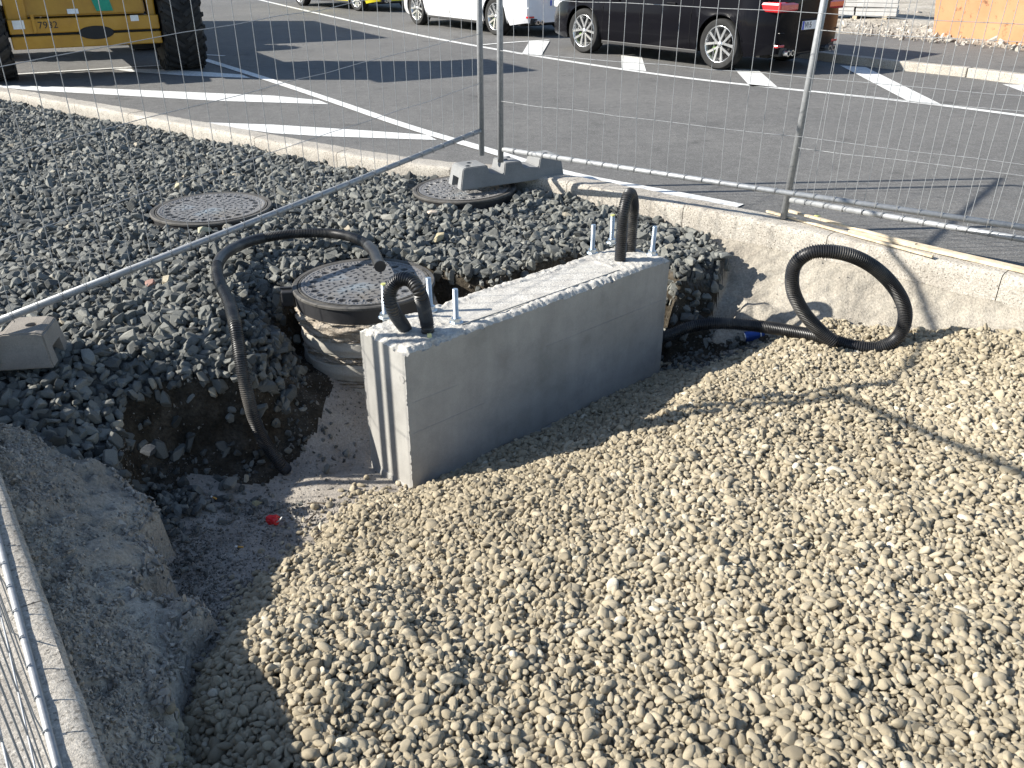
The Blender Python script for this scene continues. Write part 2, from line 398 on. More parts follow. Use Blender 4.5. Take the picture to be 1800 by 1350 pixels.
# kerb stones
def kerb(name, outer, inner, L, depth, mat_, inner_face_z):
    root = bpy.data.objects.new(name, None); SC.collection.objects.link(root); root['kind'] = 'structure'
    o3 = [Vector((p.x, p.y, 0)) for p in outer]; i3 = [Vector((p.x, p.y, 0)) for p in inner]
    # arc-length resample along both edges together
    s = [0]
    for a, b in zip(o3, o3[1:]): s.append(s[-1]+(b-a).length)
    def at(line, t):
        for k in range(len(s)-1):
            if s[k+1] >= t:
                u = (t-s[k])/(s[k+1]-s[k]) if s[k+1] > s[k] else 0
                return line[k].lerp(line[k+1], u)
        return line[-1]
    t = 0.0; total = s[-1]
    while t < total-.05:
        e = min(t+L*random.uniform(.94, 1.06), total); g = .0025
        m = max(2, int((e-t)/.05)); rows = []
        dz = random.uniform(-.002, .002)
        bm = bmesh.new()
        for k in range(m+1):
            u = t+g+(e-t-2*g)*k/m; po = at(o3, u); pi = at(i3, u); w = (pi-po)
            sec = []
            prof = [(0, -.25), (0, -.012), (.03, 0), (.22, .001), (.42, -.001), (.62, .001), (.82, 0), (.94, -.004), (1.0, -.02), (1.004, -.06), (1.006, -.11), (1.01, -depth)]
            for (a, h) in prof:
                p = po + w*a
                nz = float(fbm(p.x*9+h*30, p.y*9, 3, 3))*.006 if a > .02 else 0
                q = p + w.normalized()*(nz if h < -.01 else 0)
                sec.append(bm.verts.new((q.x, q.y, KT+h+dz+(nz if h >= -.02 else 0))))
            rows.append(sec)
        for k in range(m):
            for j in range(len(prof)-1): bm.faces.new((rows[k][j], rows[k+1][j], rows[k+1][j+1], rows[k][j+1]))
        bm.faces.new(list(reversed(rows[0]))); bm.faces.new(rows[-1])
        bmesh.ops.recalc_face_normals(bm, faces=bm.faces)
        ks = obj('kerb_stone', bm, mat_, root); smooth_obj(ks, 45)
        t = e
    return root
kerb('granite_kerb_along_road', far_outer, far_inner, 1.0, .22, M['granite'], 0)
kerb('granite_kerb_in_front', near_outer, near_inner, 1.0, .2, M['granite'], 0)
# ------------------------------------------------------------------ painted markings
def marking(poly, z=.004):
    p = [W(x, y, z) for x, y in poly]
    me = mesh('road_marking', p, [tuple(range(len(p)))]); bm = bmesh.new(); bm.from_mesh(me)
    bmesh.ops.recalc_face_normals(bm, faces=bm.faces)
    if bm.faces[0:][0].normal.z < 0: bmesh.ops.reverse_faces(bm, faces=bm.faces)
    return obj('road_marking', bm, M['paint'], kind='structure')
def line_marking(px, w, z=.004, world=False):
    pts = [W(x, y, z) for x, y in px] if not world else [Vector((x, y, z)) for x, y in px]
    P = chaikin([p.xy for p in pts], 2); V = []; Fc = []
    for i in range(len(P)):
        t = (P[min(i+1, len(P)-1)]-P[max(i-1, 0)]).normalized(); n = Vector((t.y, -t.x))*w/2
        V += [(P[i].x+n.x, P[i].y+n.y, z), (P[i].x-n.x, P[i].y-n.y, z)]
    for i in range(len(P)-1): Fc.append((2*i, 2*i+2, 2*i+3, 2*i+1))
    return obj('road_marking', mesh('road_marking', V, Fc), M['paint'], kind='structure')
marking([(20, 150), (150, 154), (480, 168), (560, 176), (578, 183), (380, 177), (60, 159), (-40, 150)])
marking([(360, 215), (480, 219), (640, 229), (752, 237), (768, 246), (560, 239), (480, 234), (400, 223)])
marking([(190, 120), (300, 122), (425, 131), (440, 137), (330, 133), (230, 126)])
line_marking([(330, 95), (365, 106), (480, 142), (600, 182), (720, 224), (850, 261), (920, 283), (1000, 306), (1100, 325), (1200, 342.5), (1300, 362)], .125, .008)
line_marking([(-60, 135), (30, 130), (160, 122), (290, 114)], .09, .012)
line_marking([(362, 96), (395, 98)], .07, .012)
line_marking([(330, -32), (440, -4), (600, 33), (730, 61), (850, 83), (1000, 108), (1200, 137), (1400, 158), (1600, 178), (1800, 203), (2050, 240)], .12)
line_marking([(842, 79), (900, 74), (965, 70)], .10, .008)
marking([(917, 95), (931, 72), (966, 72), (951, 98)], .012)
marking([(1092, 97), (1128, 99), (1136, 125), (1093, 120)])
marking([(1290, 120), (1333, 123), (1368, 154), (1318, 151)])
marking([(1477, 115), (1522, 118), (1660, 186), (1597, 178)], .008)
marking([(1762, 148), (1812, 150), (1860, 172), (1830, 172)])
# ------------------------------------------------------------------ far pavement, its kerb, the rubble lot
pk = [W(1380, 84, .12), W(1460, 94, .12), W(1570, 107, .12), W(1640, 112, .12), W(1800, 131, .12), W(2000, 158, .12)]
pk = [Vector((p.x, p.y)) for p in pk]
pk = [pk[0] + (pk[0]-pk[1]).normalized()*14] + pk + [pk[-1] + (pk[-1]-pk[-2]).normalized()*10]
pk = chaikin(pk, 2)
fe = [Vector(W(1380, 50, .12).xy), Vector(W(1460, 58, .12).xy), Vector(W(1640, 69, .12).xy), Vector(W(1800, 89, .12).xy), Vector(W(2000, 112, .12).xy)]
fe = [fe[0] + (fe[0]-fe[1]).normalized()*14] + fe + [fe[-1] + (fe[-1]-fe[-2]).normalized()*10]
pki = offset_line(pk, -.14)
poly = [(p.x, p.y, .116) for p in pki] + [(p.x, p.y, .116) for p in reversed(fe)]
tr = tessellate_polygon([[Vector(p) for p in poly]])
bm = bmesh.new(); bm.from_mesh(mesh('p', poly, [tuple(t) for t in tr])); bmesh.ops.recalc_face_normals(bm, faces=bm.faces)
if sum(f.normal.z for f in bm.faces) < 0: bmesh.ops.reverse_faces(bm, faces=bm.faces)
obj('pavement', bm, M['asphalt_path'], kind='structure')
root = bpy.data.objects.new('pavement_kerb', None); SC.collection.objects.link(root); root['kind'] = 'structure'
KP = resample([Vector((p.x, p.y, 0)) for p in pk], 1.0)
for a, b in zip(KP, KP[1:]):
    dd = (b-a); L = dd.length; c = (a+b)/2; rz = math.atan2(dd.y, dd.x)
    n = Vector((-dd.y, dd.x, 0)).normalized()
    c2 = c + n*.07 if n.y > 0 else c - n*.07
    obj('kerb_stone', box((c2.x, c2.y, .0), (L-.012, .14, .24), rz, .012), M['granite'], root)
# rubble lot: bumpy sheet behind the pavement
def lot():
    nx, ny = 90, 60; V = []; Fc = []
    A = fe[1]; U = (fe[2]-fe[1]).normalized(); Nn = Vector((-U.y, U.x)); Nn = Nn if Nn.y > 0 else -Nn
    fl = resample([Vector((p.x, p.y, 0)) for p in fe], .3)
    nx = len(fl)
    for j in range(ny):
        w = .001+(j/(ny-1))**1.6*30
        for i, p in enumerate(fl):
            q = p + Vector((Nn.x, Nn.y, 0))*w
            h = .118 + (float(fbm(q.x, q.y, 1.1, 4))*.09+.02)*min(1, w*1.5)
            V.append((q.x, q.y, h))
    for j in range(ny-1):
        for i in range(nx-1): a = j*nx+i; Fc.append((a, a+1, a+nx+1, a+nx))
    me = mesh('lot', V, Fc); me.flip_normals() if me.polygons[0].normal.z < 0 else None
    obj('rubble_ground', me, M['lot'], kind='structure', smooth=True)
    return Nn, U
LOTN, LOTU = lot()

# ------------------------------------------------------------------ terrain inside the island
def jit(x, y):
    fr = 1-.5*smst((3.0-y)/.3)*(x < -.4)
    return x+fbm(x, y, 4, 4)*.07*fr, y+fbm(x+40, y, 4, 4)*.07*fr
def inside(px, py, poly):
    c = np.zeros(px.shape, bool); n = len(poly); j = n-1
    for i in range(n):
        xi, yi = poly[i]; xj, yj = poly[j]
        t = ((yi > py) != (yj > py)) & (px < (xj-xi)*(py-yi)/((yj-yi) if yj != yi else 1e-9)+xi)
        c ^= t; j = i
    return c
def dist_poly(px, py, poly, closed=True):
    dmin = np.full(px.shape, 1e9); n = len(poly)
    for i in range(n if closed else n-1):
        ax, ay = poly[i]; bx, by = poly[(i+1) % n]; vx, vy = bx-ax, by-ay
        t = np.clip(((px-ax)*vx+(py-ay)*vy)/(vx*vx+vy*vy+1e-12), 0, 1)
        dmin = np.minimum(dmin, np.hypot(px-ax-t*vx, py-ay-t*vy))
    return dmin
def smst(x): x = np.clip(x, 0, 1); return x*x*(3-2*x)
def tps(pts):
    A = np.array([[p[0], p[1]] for p in pts]); z = np.array([p[2] for p in pts]); n = len(A)
    def U(r): return np.where(r > 1e-9, r*r*np.log(r+1e-12), 0)
    K = U(np.hypot(A[:, None, 0]-A[None, :, 0], A[:, None, 1]-A[None, :, 1])) + np.eye(n)*.004
    P = np.hstack([np.ones((n, 1)), A]); L = np.block([[K, P], [P.T, np.zeros((3, 3))]])
    w = np.linalg.solve(L, np.concatenate([z, np.zeros(3)]))
    def f(x, y):
        s = w[n]+w[n+1]*x+w[n+2]*y
        for k in range(n): s = s + w[k]*U(np.hypot(x-A[k, 0], y-A[k, 1]))
        return s
    return f
low_ctl = [(651, 820, -.63), (620, 850, -.6), (690, 862, -.6), (560, 840, -.6), (730, 862, -.6), (1165, 655, -.6), (950, 762, -.6), (600, 790, -.6), (500, 800, -.58), (400, 820, -.57), (320, 900, -.57),
    (480, 915, -.6), (600, 880, -.6), (560, 960, -.57), (420, 1000, -.52), (330, 1020, -.52), (450, 1085, -.38), (430, 1140, -.29), (520, 1160, -.26), (620, 1100, -.29),
    (400, 1200, -.30), (350, 1240, -.33), (360, 1340, -.32), (460, 1340, -.27), (560, 1350, -.25), (520, 990, -.5), (640, 900, -.57), (720, 920, -.52),
    (820, 900, -.43), (700, 1010, -.42), (900, 1000, -.36), (1100, 800, -.415), (1000, 830, -.44), (1200, 740, -.375), (1300, 665, -.37),
    (1400, 603, -.34), (1250, 600, -.55), (1200, 620, -.6), (1550, 620, -.29), (1500, 578, -.30), (1650, 600, -.21), (1800, 595, -.13),
    (1800, 800, -.2), (1500, 800, -.27), (1300, 900, -.29), (1200, 1200, -.28), (1700, 1200, -.2), (900, 1340, -.28), (1600, 1000, -.23), (700, 1200, -.27), (548, 728, -.44)]
lowf = tps([tuple(W(*c)) for c in low_ctl] + [(1.28, 4.5, -.52), (1.05, 4.6, -.55), (.3, 5.0, -.6), (-.5, 4.9, -.6), (3.3, 2.5, -.05), (2.6, .6, -.15), (.5, .3, -.2)])
# plan outline of the pit (top of its edge)
pit_px = [(330, 1350, -.33), (318, 1240, -.33), (345, 1150, -.32), (385, 1095, -.30), (352, 1052, -.27), (300, 1045, -.24), (258, 1036, -.22), (243, 1008, -.22), (272, 985, -.22), (287, 950, -.22), (278, 928, -.22), (240, 912, -.22), (262, 893, -.22),
          (277, 865, -.22), (268, 845, -.22), (235, 820, -.2), (205, 775, -.2), (228, 700, -.14), (300, 655, -.1), (420, 640, -.08), (480, 615, -.08)]
pit = [(-.5, .4)] + [tuple(W(*p).xy) for p in pit_px] + [(-1.1, 3.95), (-1.22, 4.2), (-1.1, 4.6), (-.84, 4.72), (-.45, 4.55), (-.1, 4.3), (.35, 4.72), (.62, 4.86), (.84, 4.72)] + \
      [tuple(W(1188, 480, -.06).xy), tuple(W(1240, 478, -.08).xy), tuple(W(1288, 470, -.08).xy), tuple(W(1263, 503, -.12).xy), tuple(W(1330, 514, -.17).xy), tuple(W(1400, 545, -.23).xy), tuple(W(1455, 573, -.27).xy)] + \
      [tuple(W(1500, 574, -.28).xy), tuple(W(1650, 585, -.19).xy), tuple(W(1800, 588, -.11).xy), (2.85, 3.3), (3.35, 2.3), (3.45, .9), (3.2, -.4), (.9, -.6)]
far_in = [tuple(p) for p in far_inner]; near_in = [tuple(p) for p in near_inner]
haunch_r = [(1.22, 6.5), (1.30, 5.05), tuple(W(1284, 445, -.04).xy), tuple(W(1258, 498, -.12).xy), tuple(W(1300, 600, -.4).xy), (1.6, 4.0), (2.5, 2.0), (3.0, -2), (6, -2), (6, 6.5)]
hl_px = [(330, 1350, -.33), (318, 1240, -.33), (345, 1150, -.32), (410, 1100, -.3), (352, 1045, -.26), (300, 1040, -.24), (262, 1020, -.22), (300, 960, -.22), (290, 900, -.22), (290, 850, -.22), (200, 802, -.2), (0, 765, -.1), (-250, 700, -.05)]
haunch_l = [(-.2, .2)] + [tuple(W(*p).xy) for p in hl_px] + [(-4.5, 4), (-3, 0)]
def height(x, y):
    x = np.asarray(x, float); y = np.asarray(y, float)
    fr = 1-.5*smst((3.0-np.asarray(y))/.3)*(np.asarray(x) < -.4); jx = fbm(x, y, 4, 4)*.07*fr; jy = fbm(x+40, y, 4, 4)*.07*fr
    X = x+jx; Y = y+jy
    dp = dist_poly(X, Y, pit); dp = np.where(inside(X, Y, pit), -dp, dp)       # + outside the pit
    low = lowf(x, y)
    dn = dist_poly(x, y, near_in, False); df = dist_poly(x, y, far_in, False)
    up_g = -.045 + fbm(x, y, 1.3, 3)*.035
    # the gravel slumps towards the left kerb and its haunch
    slump = smst((3.45-y-.05*(x+2))/.55)
    up_g = up_g - .13*slump
    ds = np.hypot(x+.787, y-4.235); up_g = up_g - .26*smst((4.45-y)/.35)*smst(1-(ds-.36)/.42)*smst((-.75-x)/.1)
    # left haunch
    hl = inside(X, Y, haunch_l); dhl = dist_poly(X, Y, haunch_l); whl = np.where(hl, smst(.5+dhl/.06), smst(.5-dhl/.06))
    up_g = up_g - .05*smst((x-.75)/.4)
    up_g = up_g - .13*smst((.40-dp)/.34)*smst((3.95-y)/.3)*smst((-.85-x)/.1)*smst((x+2.0)/.3)
    z_hl = -.04 - .55*np.clip(dn, 0, .5) + .03*np.sin(x*7+y*3) + fbm(x, y, 5, 4)*.045 + fbm(x, y, 8, 5, N2)*.045 - .02*smst((fbm(x, y, 26, 2)-.15)/.1)
    z_hl = np.maximum(z_hl, -.34)
    # right haunch
    hr = inside(X, Y, haunch_r); dhr = dist_poly(X, Y, haunch_r); whr = np.where(hr, smst(.5+dhr/.05), smst(.5-dhr/.05))
    z_hr = -.065 - .75*np.clip(df-.01, 0, .3) + fbm(x, y, 5, 3)*.03
    z_hr = np.maximum(z_hr, low-.05) + fbm(x, y, 26, 3, N2)*.012
    up = up_g*(1-whl)+z_hl*whl; up = up*(1-whr)+z_hr*whr
    # wall
    wall = np.where((Y < 1.55) | (X > 1.55), .10, .045 + .03*(fbm(x, y, 3, 2)+.5)); wall = np.where((X < -.7) & (Y < 3.0) & (Y > 1.55), .022, wall)
    wall = wall + .22*smst(1-np.hypot(x+1.0, y-3.72)/.5)
    wall = wall + .20*smst(1-np.hypot(x-1.2, y-4.68)/.5)
    k = smst((dp+.4*(wall-.06).clip(0, .2))/wall)
    z = low*(1-k) + np.maximum(up, low-.02)*k
    rough = fbm(x, y, 22, 4, N2)*.034*np.exp(-(dp/.10)**2) + fbm(x, y, 9, 4, N2)*.012
    return z + rough, dp, hl, hr
def grid_obj(name, x0, x1, y0, y1, st, zone_fn):
    xs = np.arange(x0, x1+1e-6, st); ys = np.arange(y0, y1+1e-6, st); X, Y = np.meshgrid(xs, ys)
    Z, dp, hl, hr = height(X, Y); ny, nx = X.shape
    V = np.stack([X, Y, Z], -1).reshape(-1, 3)
    i = np.arange(nx-1); j = np.arange(ny-1); I, J = np.meshgrid(i, j); a = (J*nx+I).ravel()
    Q = np.stack([a, a+1, a+nx+1, a+nx], -1)
    cx = (X[:-1, :-1]+X[1:, 1:]).ravel()/2; cy = (Y[:-1, :-1]+Y[1:, 1:]).ravel()/2
    return V, Q, cx, cy
def mk(name, V, Q, mat_, **kw):
    used = np.unique(Q); mp = np.full(len(V), -1); mp[used] = np.arange(len(used))
    me = bpy.data.meshes.new(name); me.vertices.add(len(used)); me.vertices.foreach_set('co', V[used].ravel())
    q = mp[Q]; me.loops.add(q.size); me.loops.foreach_set('vertex_index', q.ravel().astype(np.int32))
    me.polygons.add(len(q)); me.polygons.foreach_set('loop_start', np.arange(len(q), dtype=np.int32)*4)
    me.polygons.foreach_set('loop_total', np.full(len(q), 4, np.int32)); me.polygons.foreach_set('use_smooth', np.ones(len(q), bool))
    me.update(); me.validate(); return obj(name, me, mat_, **kw)
FX0, FX1, FY0, FY1 = -3.0, 3.3, .3, 5.4
V, Q, cx, cy = grid_obj('g', FX0, FX1, FY0, FY1, .0135, None)
isl_in = [tuple(p) for p in offset_line(far_outer, FK_W-.03)] + [(2.4, -3), tuple(near_inner[1]-near_n*.03), tuple(near_inner[0]-near_n*.03)]
ok = inside(cx, cy, isl_in)
fr = 1-.5*smst((3.0-cy)/.3)*(cx < -.4); jx = fbm(cx, cy, 4, 4)*.07*fr; jy = fbm(cx+40, cy, 4, 4)*.07*fr
X_, Y_ = cx+jx, cy+jy
dp = dist_poly(X_, Y_, pit); dp = np.where(inside(X_, Y_, pit), -dp, dp)
hl = inside(X_, Y_, haunch_l); hr = inside(X_, Y_, haunch_r)
peb_px = [(300, 1350, -.33), (325, 1240, -.33), (400, 1105, -.32), (445, 1045, -.48), (560, 965, -.57), (578, 925, -.59), (640, 888, -.6), (730, 858, -.6), (950, 762, -.6), (1165, 655, -.6), (1215, 660, -.52), (1290, 625, -.43), (1400, 585, -.35), (1480, 570, -.30), (1650, 578, -.19), (1800, 580, -.11)]
peb = [(-.4, .3)] + [tuple(W(*p).xy) for p in peb_px] + [(3.6, 3.2), (3.8, 1), (3.4, -.5)]
pb = inside(X_, Y_, peb)
zone = np.where(hl & (dp > 0), 1, np.where(hr & (dp > 0), 2, np.where(pb & (dp < .02), 3, np.where(dp > .09, 4, np.where(dp > -.16, 5, 6)))))
# soil band below the gravel edge, sand elsewhere on the floor
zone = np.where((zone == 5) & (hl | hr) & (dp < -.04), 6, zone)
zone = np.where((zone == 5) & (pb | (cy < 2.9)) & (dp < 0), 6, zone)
zone = np.where((zone == 6) & (cx > .6) & (cy > 4.55), 5, zone)
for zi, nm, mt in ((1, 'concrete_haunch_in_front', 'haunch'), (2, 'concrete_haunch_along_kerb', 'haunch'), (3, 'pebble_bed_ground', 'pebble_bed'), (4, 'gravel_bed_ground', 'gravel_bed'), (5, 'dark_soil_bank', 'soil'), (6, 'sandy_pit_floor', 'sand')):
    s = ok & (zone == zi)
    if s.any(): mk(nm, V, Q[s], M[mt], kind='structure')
V2, Q2, cx2, cy2 = grid_obj('g2', -10, 4.2, -3.0, 13, .08, None)
ok2 = inside(cx2, cy2, isl_in) & ~((cx2 > FX0+.02) & (cx2 < FX1-.02) & (cy2 > FY0+.02) & (cy2 < FY1-.02))
V2[:, 2] -= .012
mk('gravel_bed_ground', V2, Q2[ok2], M['gravel_bed'], kind='structure')

# ------------------------------------------------------------------ stones
def proto_collection(name, meshes, mat_):
    c = bpy.data.collections.new(name)
    for k, me in enumerate(meshes):
        me.materials.append(mat_); o = bpy.data.objects.new('%s_shape_%02d' % (name, k), me); c.objects.link(o)
    return c
def pebble_mesh(k, sub=3):
    bm = bmesh.new(); bmesh.ops.create_icosphere(bm, subdivisions=sub, radius=.5)
    r = random.Random(k*13+5); s = (1, r.uniform(.66, .9), r.uniform(.42, .68))
    ax = [Vector((r.gauss(0, 1), r.gauss(0, 1), r.gauss(0, 1))).normalized() for _ in range(7)]; am = [r.uniform(-.12, .13) for _ in ax]; ct = [r.uniform(.30, .42) for _ in range(4)]
    for v in bm.verts:
        p = v.co.copy(); n = p.normalized(); f = 1
        for a, w in zip(ax, am): f += w*max(0, n.dot(a))**2
        p = p*f
        for a, c in zip(ax, ct):
            dd = p.dot(a)
            if dd > c: p -= a*(dd-c)*.72
        v.co = Vector((p.x*s[0], p.y*s[1], p.z*s[2]))
    me = bpy.data.meshes.new('pebble_shape'); bm.to_mesh(me); bm.free()
    me.polygons.foreach_set('use_smooth', [True]*len(me.polygons)); return me
def crushed_mesh(k, n=17):
    r = random.Random(k*31+2); bm = bmesh.new(); s = (1, r.uniform(.6, .9), r.uniform(.38, .7))
    for i in range(n):
        v = Vector((r.gauss(0, 1), r.gauss(0, 1), r.gauss(0, 1))).normalized()*r.uniform(.42, .52)
        e = .7; v = Vector([math.copysign(abs(c*2)**e/2, c) for c in v])
        bm.verts.new((v.x*s[0], v.y*s[1], v.z*s[2]))
    h = bmesh.ops.convex_hull(bm, input=bm.verts)
    for v in [v for v in bm.verts if not v.link_faces]: bm.verts.remove(v)
    bmesh.ops.dissolve_limit(bm, angle_limit=R(14), verts=bm.verts, edges=bm.edges)
    bmesh.ops.bevel(bm, geom=list(bm.edges), offset=.018, segments=1, affect='EDGES')
    bmesh.ops.recalc_face_normals(bm, faces=bm.faces)
    me = bpy.data.meshes.new('crushed_shape'); bm.to_mesh(me); bm.free(); return me
C_PEB = proto_collection('pebble', [pebble_mesh(k) for k in range(18)], M['pebble'])
C_CRU = proto_collection('crushed', [crushed_mesh(k) for k in range(22)], M['crushed'])
C_RUB = proto_collection('rubble', [crushed_mesh(k+50, 12) for k in range(8)], M['rubble'])
def scatter(name, coll, pos, rot, scl, tint, label, cat):
    n = len(pos); me = bpy.data.meshes.new(name); me.vertices.add(n); me.vertices.foreach_set('co', np.asarray(pos, np.float32).ravel())
    a = me.attributes.new('rot', 'FLOAT_VECTOR', 'POINT'); a.data.foreach_set('vector', np.asarray(rot, np.float32).ravel())
    a = me.attributes.new('scl', 'FLOAT_VECTOR', 'POINT'); a.data.foreach_set('vector', np.asarray(scl, np.float32).ravel())
    a = me.attributes.new('tint', 'FLOAT', 'POINT'); a.data.foreach_set('value', np.asarray(tint, np.float32))
    a = me.attributes.new('shape', 'INT', 'POINT'); a.data.foreach_set('value', RNG.integers(0, len(coll.objects), n).astype(np.int32))
    o = bpy.data.objects.new(name, me); SC.collection.objects.link(o); o['kind'] = 'stuff'
    if label: o['label'] = label; o['category'] = cat
    g = bpy.data.node_groups.new(name, 'GeometryNodeTree')
    g.interface.new_socket('Geometry', in_out='INPUT', socket_type='NodeSocketGeometry'); g.interface.new_socket('Geometry', in_out='OUTPUT', socket_type='NodeSocketGeometry')
    N = g.nodes; gi = N.new('NodeGroupInput'); go = N.new('NodeGroupOutput'); ip = N.new('GeometryNodeInstanceOnPoints')
    ci = N.new('GeometryNodeCollectionInfo'); ci.inputs['Collection'].default_value = coll; ci.inputs['Separate Children'].default_value = True; ci.inputs['Reset Children'].default_value = True
    m2p = N.new('GeometryNodeMeshToPoints')
    def at(nm, ty):
        x = N.new('GeometryNodeInputNamedAttribute'); x.data_type = ty; x.inputs['Name'].default_value = nm; return x.outputs['Attribute']
    L = g.links; L.new(gi.outputs[0], m2p.inputs[0]); L.new(m2p.outputs[0], ip.inputs['Points']); L.new(ci.outputs[0], ip.inputs['Instance']); ip.inputs['Pick Instance'].default_value = True
    L.new(at('shape', 'INT'), ip.inputs['Instance Index']); L.new(at('scl', 'FLOAT_VECTOR'), ip.inputs['Scale'])
    er = N.new('FunctionNodeEulerToRotation'); L.new(at('rot', 'FLOAT_VECTOR'), er.inputs[0]); L.new(er.outputs[0], ip.inputs['Rotation'])
    L.new(ip.outputs[0], go.inputs[0])
    md = o.modifiers.new('scatter', 'NODES'); md.node_group = g
    return o
def jgrid(x0, x1, y0, y1, st, j=.42):
    xs = np.arange(x0, x1, st); ys = np.arange(y0, y1, st*.9); X, Y = np.meshgrid(xs, ys); X = X + (np.arange(len(ys)) % 2)[:, None]*st/2
    X = X.ravel()+RNG.uniform(-j, j, X.size)*st; Y = Y.ravel()+RNG.uniform(-j, j, Y.size)*st; return X, Y
def grad(x, y, e=.03):
    zx = (height(x+e, y)[0]-height(x-e, y)[0])/(2*e); zy = (height(x, y+e)[0]-height(x, y-e)[0])/(2*e); return zx, zy
def visible_region(x, y, m=.35):
    zc = y*CS+1.9*SN; return (np.abs(x) < (.61*zc+m)) & (y > 1.0)
def block_mask(x, y, pad=.0):
    bp = [(-.674, 3.397), (-.439, 3.164), (.863, 4.343), (.608, 4.576)]
    return inside(x, y, bp) & (dist_poly(x, y, bp) > pad)
COV = [(-2.035, 5.63, .40), (-.348, 6.13, .38), (-.787, 4.235, .376)]
def cover_mask(x, y, pad=0.0):
    m = np.zeros(x.shape, bool)
    for cx_, cy_, r_ in COV: m |= np.hypot(x-cx_, y-cy_) < r_+pad
    return m
def slope_rot(zx, zy, tilt, n):
    rz = RNG.uniform(0, 2*math.pi, n); rx = RNG.normal(0, tilt, n); ry = RNG.normal(0, tilt, n)
    # align to slope
    sx_ = np.arctan(zy); sy_ = -np.arctan(zx)
    return np.stack([rx+np.clip(sx_, -.9, .9)*1.0*np.cos(0), ry+np.clip(sy_, -.9, .9), rz], -1)
# beige pebbles
P_, R_, S_, T_ = [], [], [], []
for lay, (st, off, keep) in enumerate([(.0215, -.020, 1), (.0195, -.010, 1), (.0195, .000, 1), (.023, .008, .6)]):
    x, y = jgrid(-1.2, 3.5, 1.0, 4.7, st)
    mm = visible_region(x, y); x, y = x[mm], y[mm]
    xx, yy = jit(x, y)
    ins = inside(xx, yy, peb); dd = dist_poly(xx, yy, peb)
    fade = RNG.random(len(x)) < np.exp(-dd/.05)*.55*(1 if lay < 2 else .25)
    mm = (ins | (fade & (dist_poly(xx, yy, pit) > .02) & inside(xx, yy, pit))) & ~block_mask(x, y) & (RNG.random(len(x)) < keep)
    mm &= inside(x, y, isl_in)
    x, y = x[mm], y[mm]; dd = dd[mm]; ins = ins[mm]; z = height(x, y)[0]
    edge = np.where(ins, smst(dd/.07), 0.0)
    z = z + (off+.016)*edge + RNG.normal(0, .003, len(x)) + .006*(1-edge) + (fbm(x, y, 6, 3)*.03 + np.clip(fbm(x+9, y, 1.6, 2)+.05, 0, 1)*.05)*edge
    zx, zy = grad(x, y); n = len(x)
    s = np.clip(RNG.lognormal(math.log(.0245), .31, n), .010, .052)
    sc = np.stack([s*RNG.uniform(.95, 1.3, n), s*RNG.uniform(.85, 1.1, n), s*RNG.uniform(.85, 1.25, n)], -1)
    P_.append(np.stack([x, y, z], -1)); R_.append(slope_rot(zx, zy, .5, n)); S_.append(sc)
    T_.append(np.clip(RNG.normal(.5, .19, n)+fbm(x, y, 1.5, 3)*.22, 0, 1))
scatter('river_pebbles', C_PEB, np.concatenate(P_), np.concatenate(R_), np.concatenate(S_), np.concatenate(T_), 'beige rounded river pebbles heaped over the open pit', 'pebbles')
NPEB = sum(map(len, P_))
# dark crushed rock
P_, R_, S_, T_ = [], [], [], []
def add_crushed(x, y, off, smin, smax, tilt, smed=.056, up=0.0, sig=.3):
    z = height(x, y)[0]; zx, zy = grad(x, y, .05); n = len(x)
    s = np.clip(RNG.lognormal(math.log(smed), sig, n), smin, smax)
    z = z+off+RNG.normal(0, .006, n) + fbm(x, y, 5, 3)*.02
    P_.append(np.stack([x, y, z], -1)); R_.append(slope_rot(np.clip(zx, -1, 1), np.clip(zy, -1, 1), tilt, n))
    S_.append(np.stack([s*RNG.uniform(.95, 1.35, n), s*RNG.uniform(.8, 1.05, n), s*RNG.uniform(.75, 1.2, n)], -1)); T_.append(np.clip(RNG.normal(.45, .22, n), 0, 1))
for lay, (st, off, keep) in enumerate([(.05, -.005, 1), (.046, .012, 1), (.050, .028, .85)]):
    x, y = jgrid(-8.6, 1.7, 2.6, 11.6, st)
    mm = (np.abs(x) < .61*(y*CS+1.6*SN)+.5) & inside(x, y, isl_in); x, y = x[mm], y[mm]
    xx, yy = jit(x, y)
    dpp = dist_poly(xx, yy, pit); dpp = np.where(inside(xx, yy, pit), -dpp, dpp)
    mm = (dpp > -.01) & ~inside(xx, yy, haunch_l) & ~inside(xx, yy, haunch_r) & ~cover_mask(x, y, -.0) & ~block_mask(x, y) & (RNG.random(len(x)) < keep)
    mm &= ~((dpp < .05) & (lay == 2))
    dk = dist_poly(x, y, far_in, False); mm &= (dk > .015) | (RNG.random(len(x)) < .15)
    near = cover_mask(x, y, .06)
    x, y = x[mm], y[mm]; near = near[mm]
    k0 = len(P_); add_crushed(x, y, off, .026, .105, .55)
    P_[-1][:, 2] -= np.where(near, .022 + .006*lay, 0)
    P_[-1][:, 2] += np.where(dist_poly(x, y, far_in, False) < .08, -.012, .004)
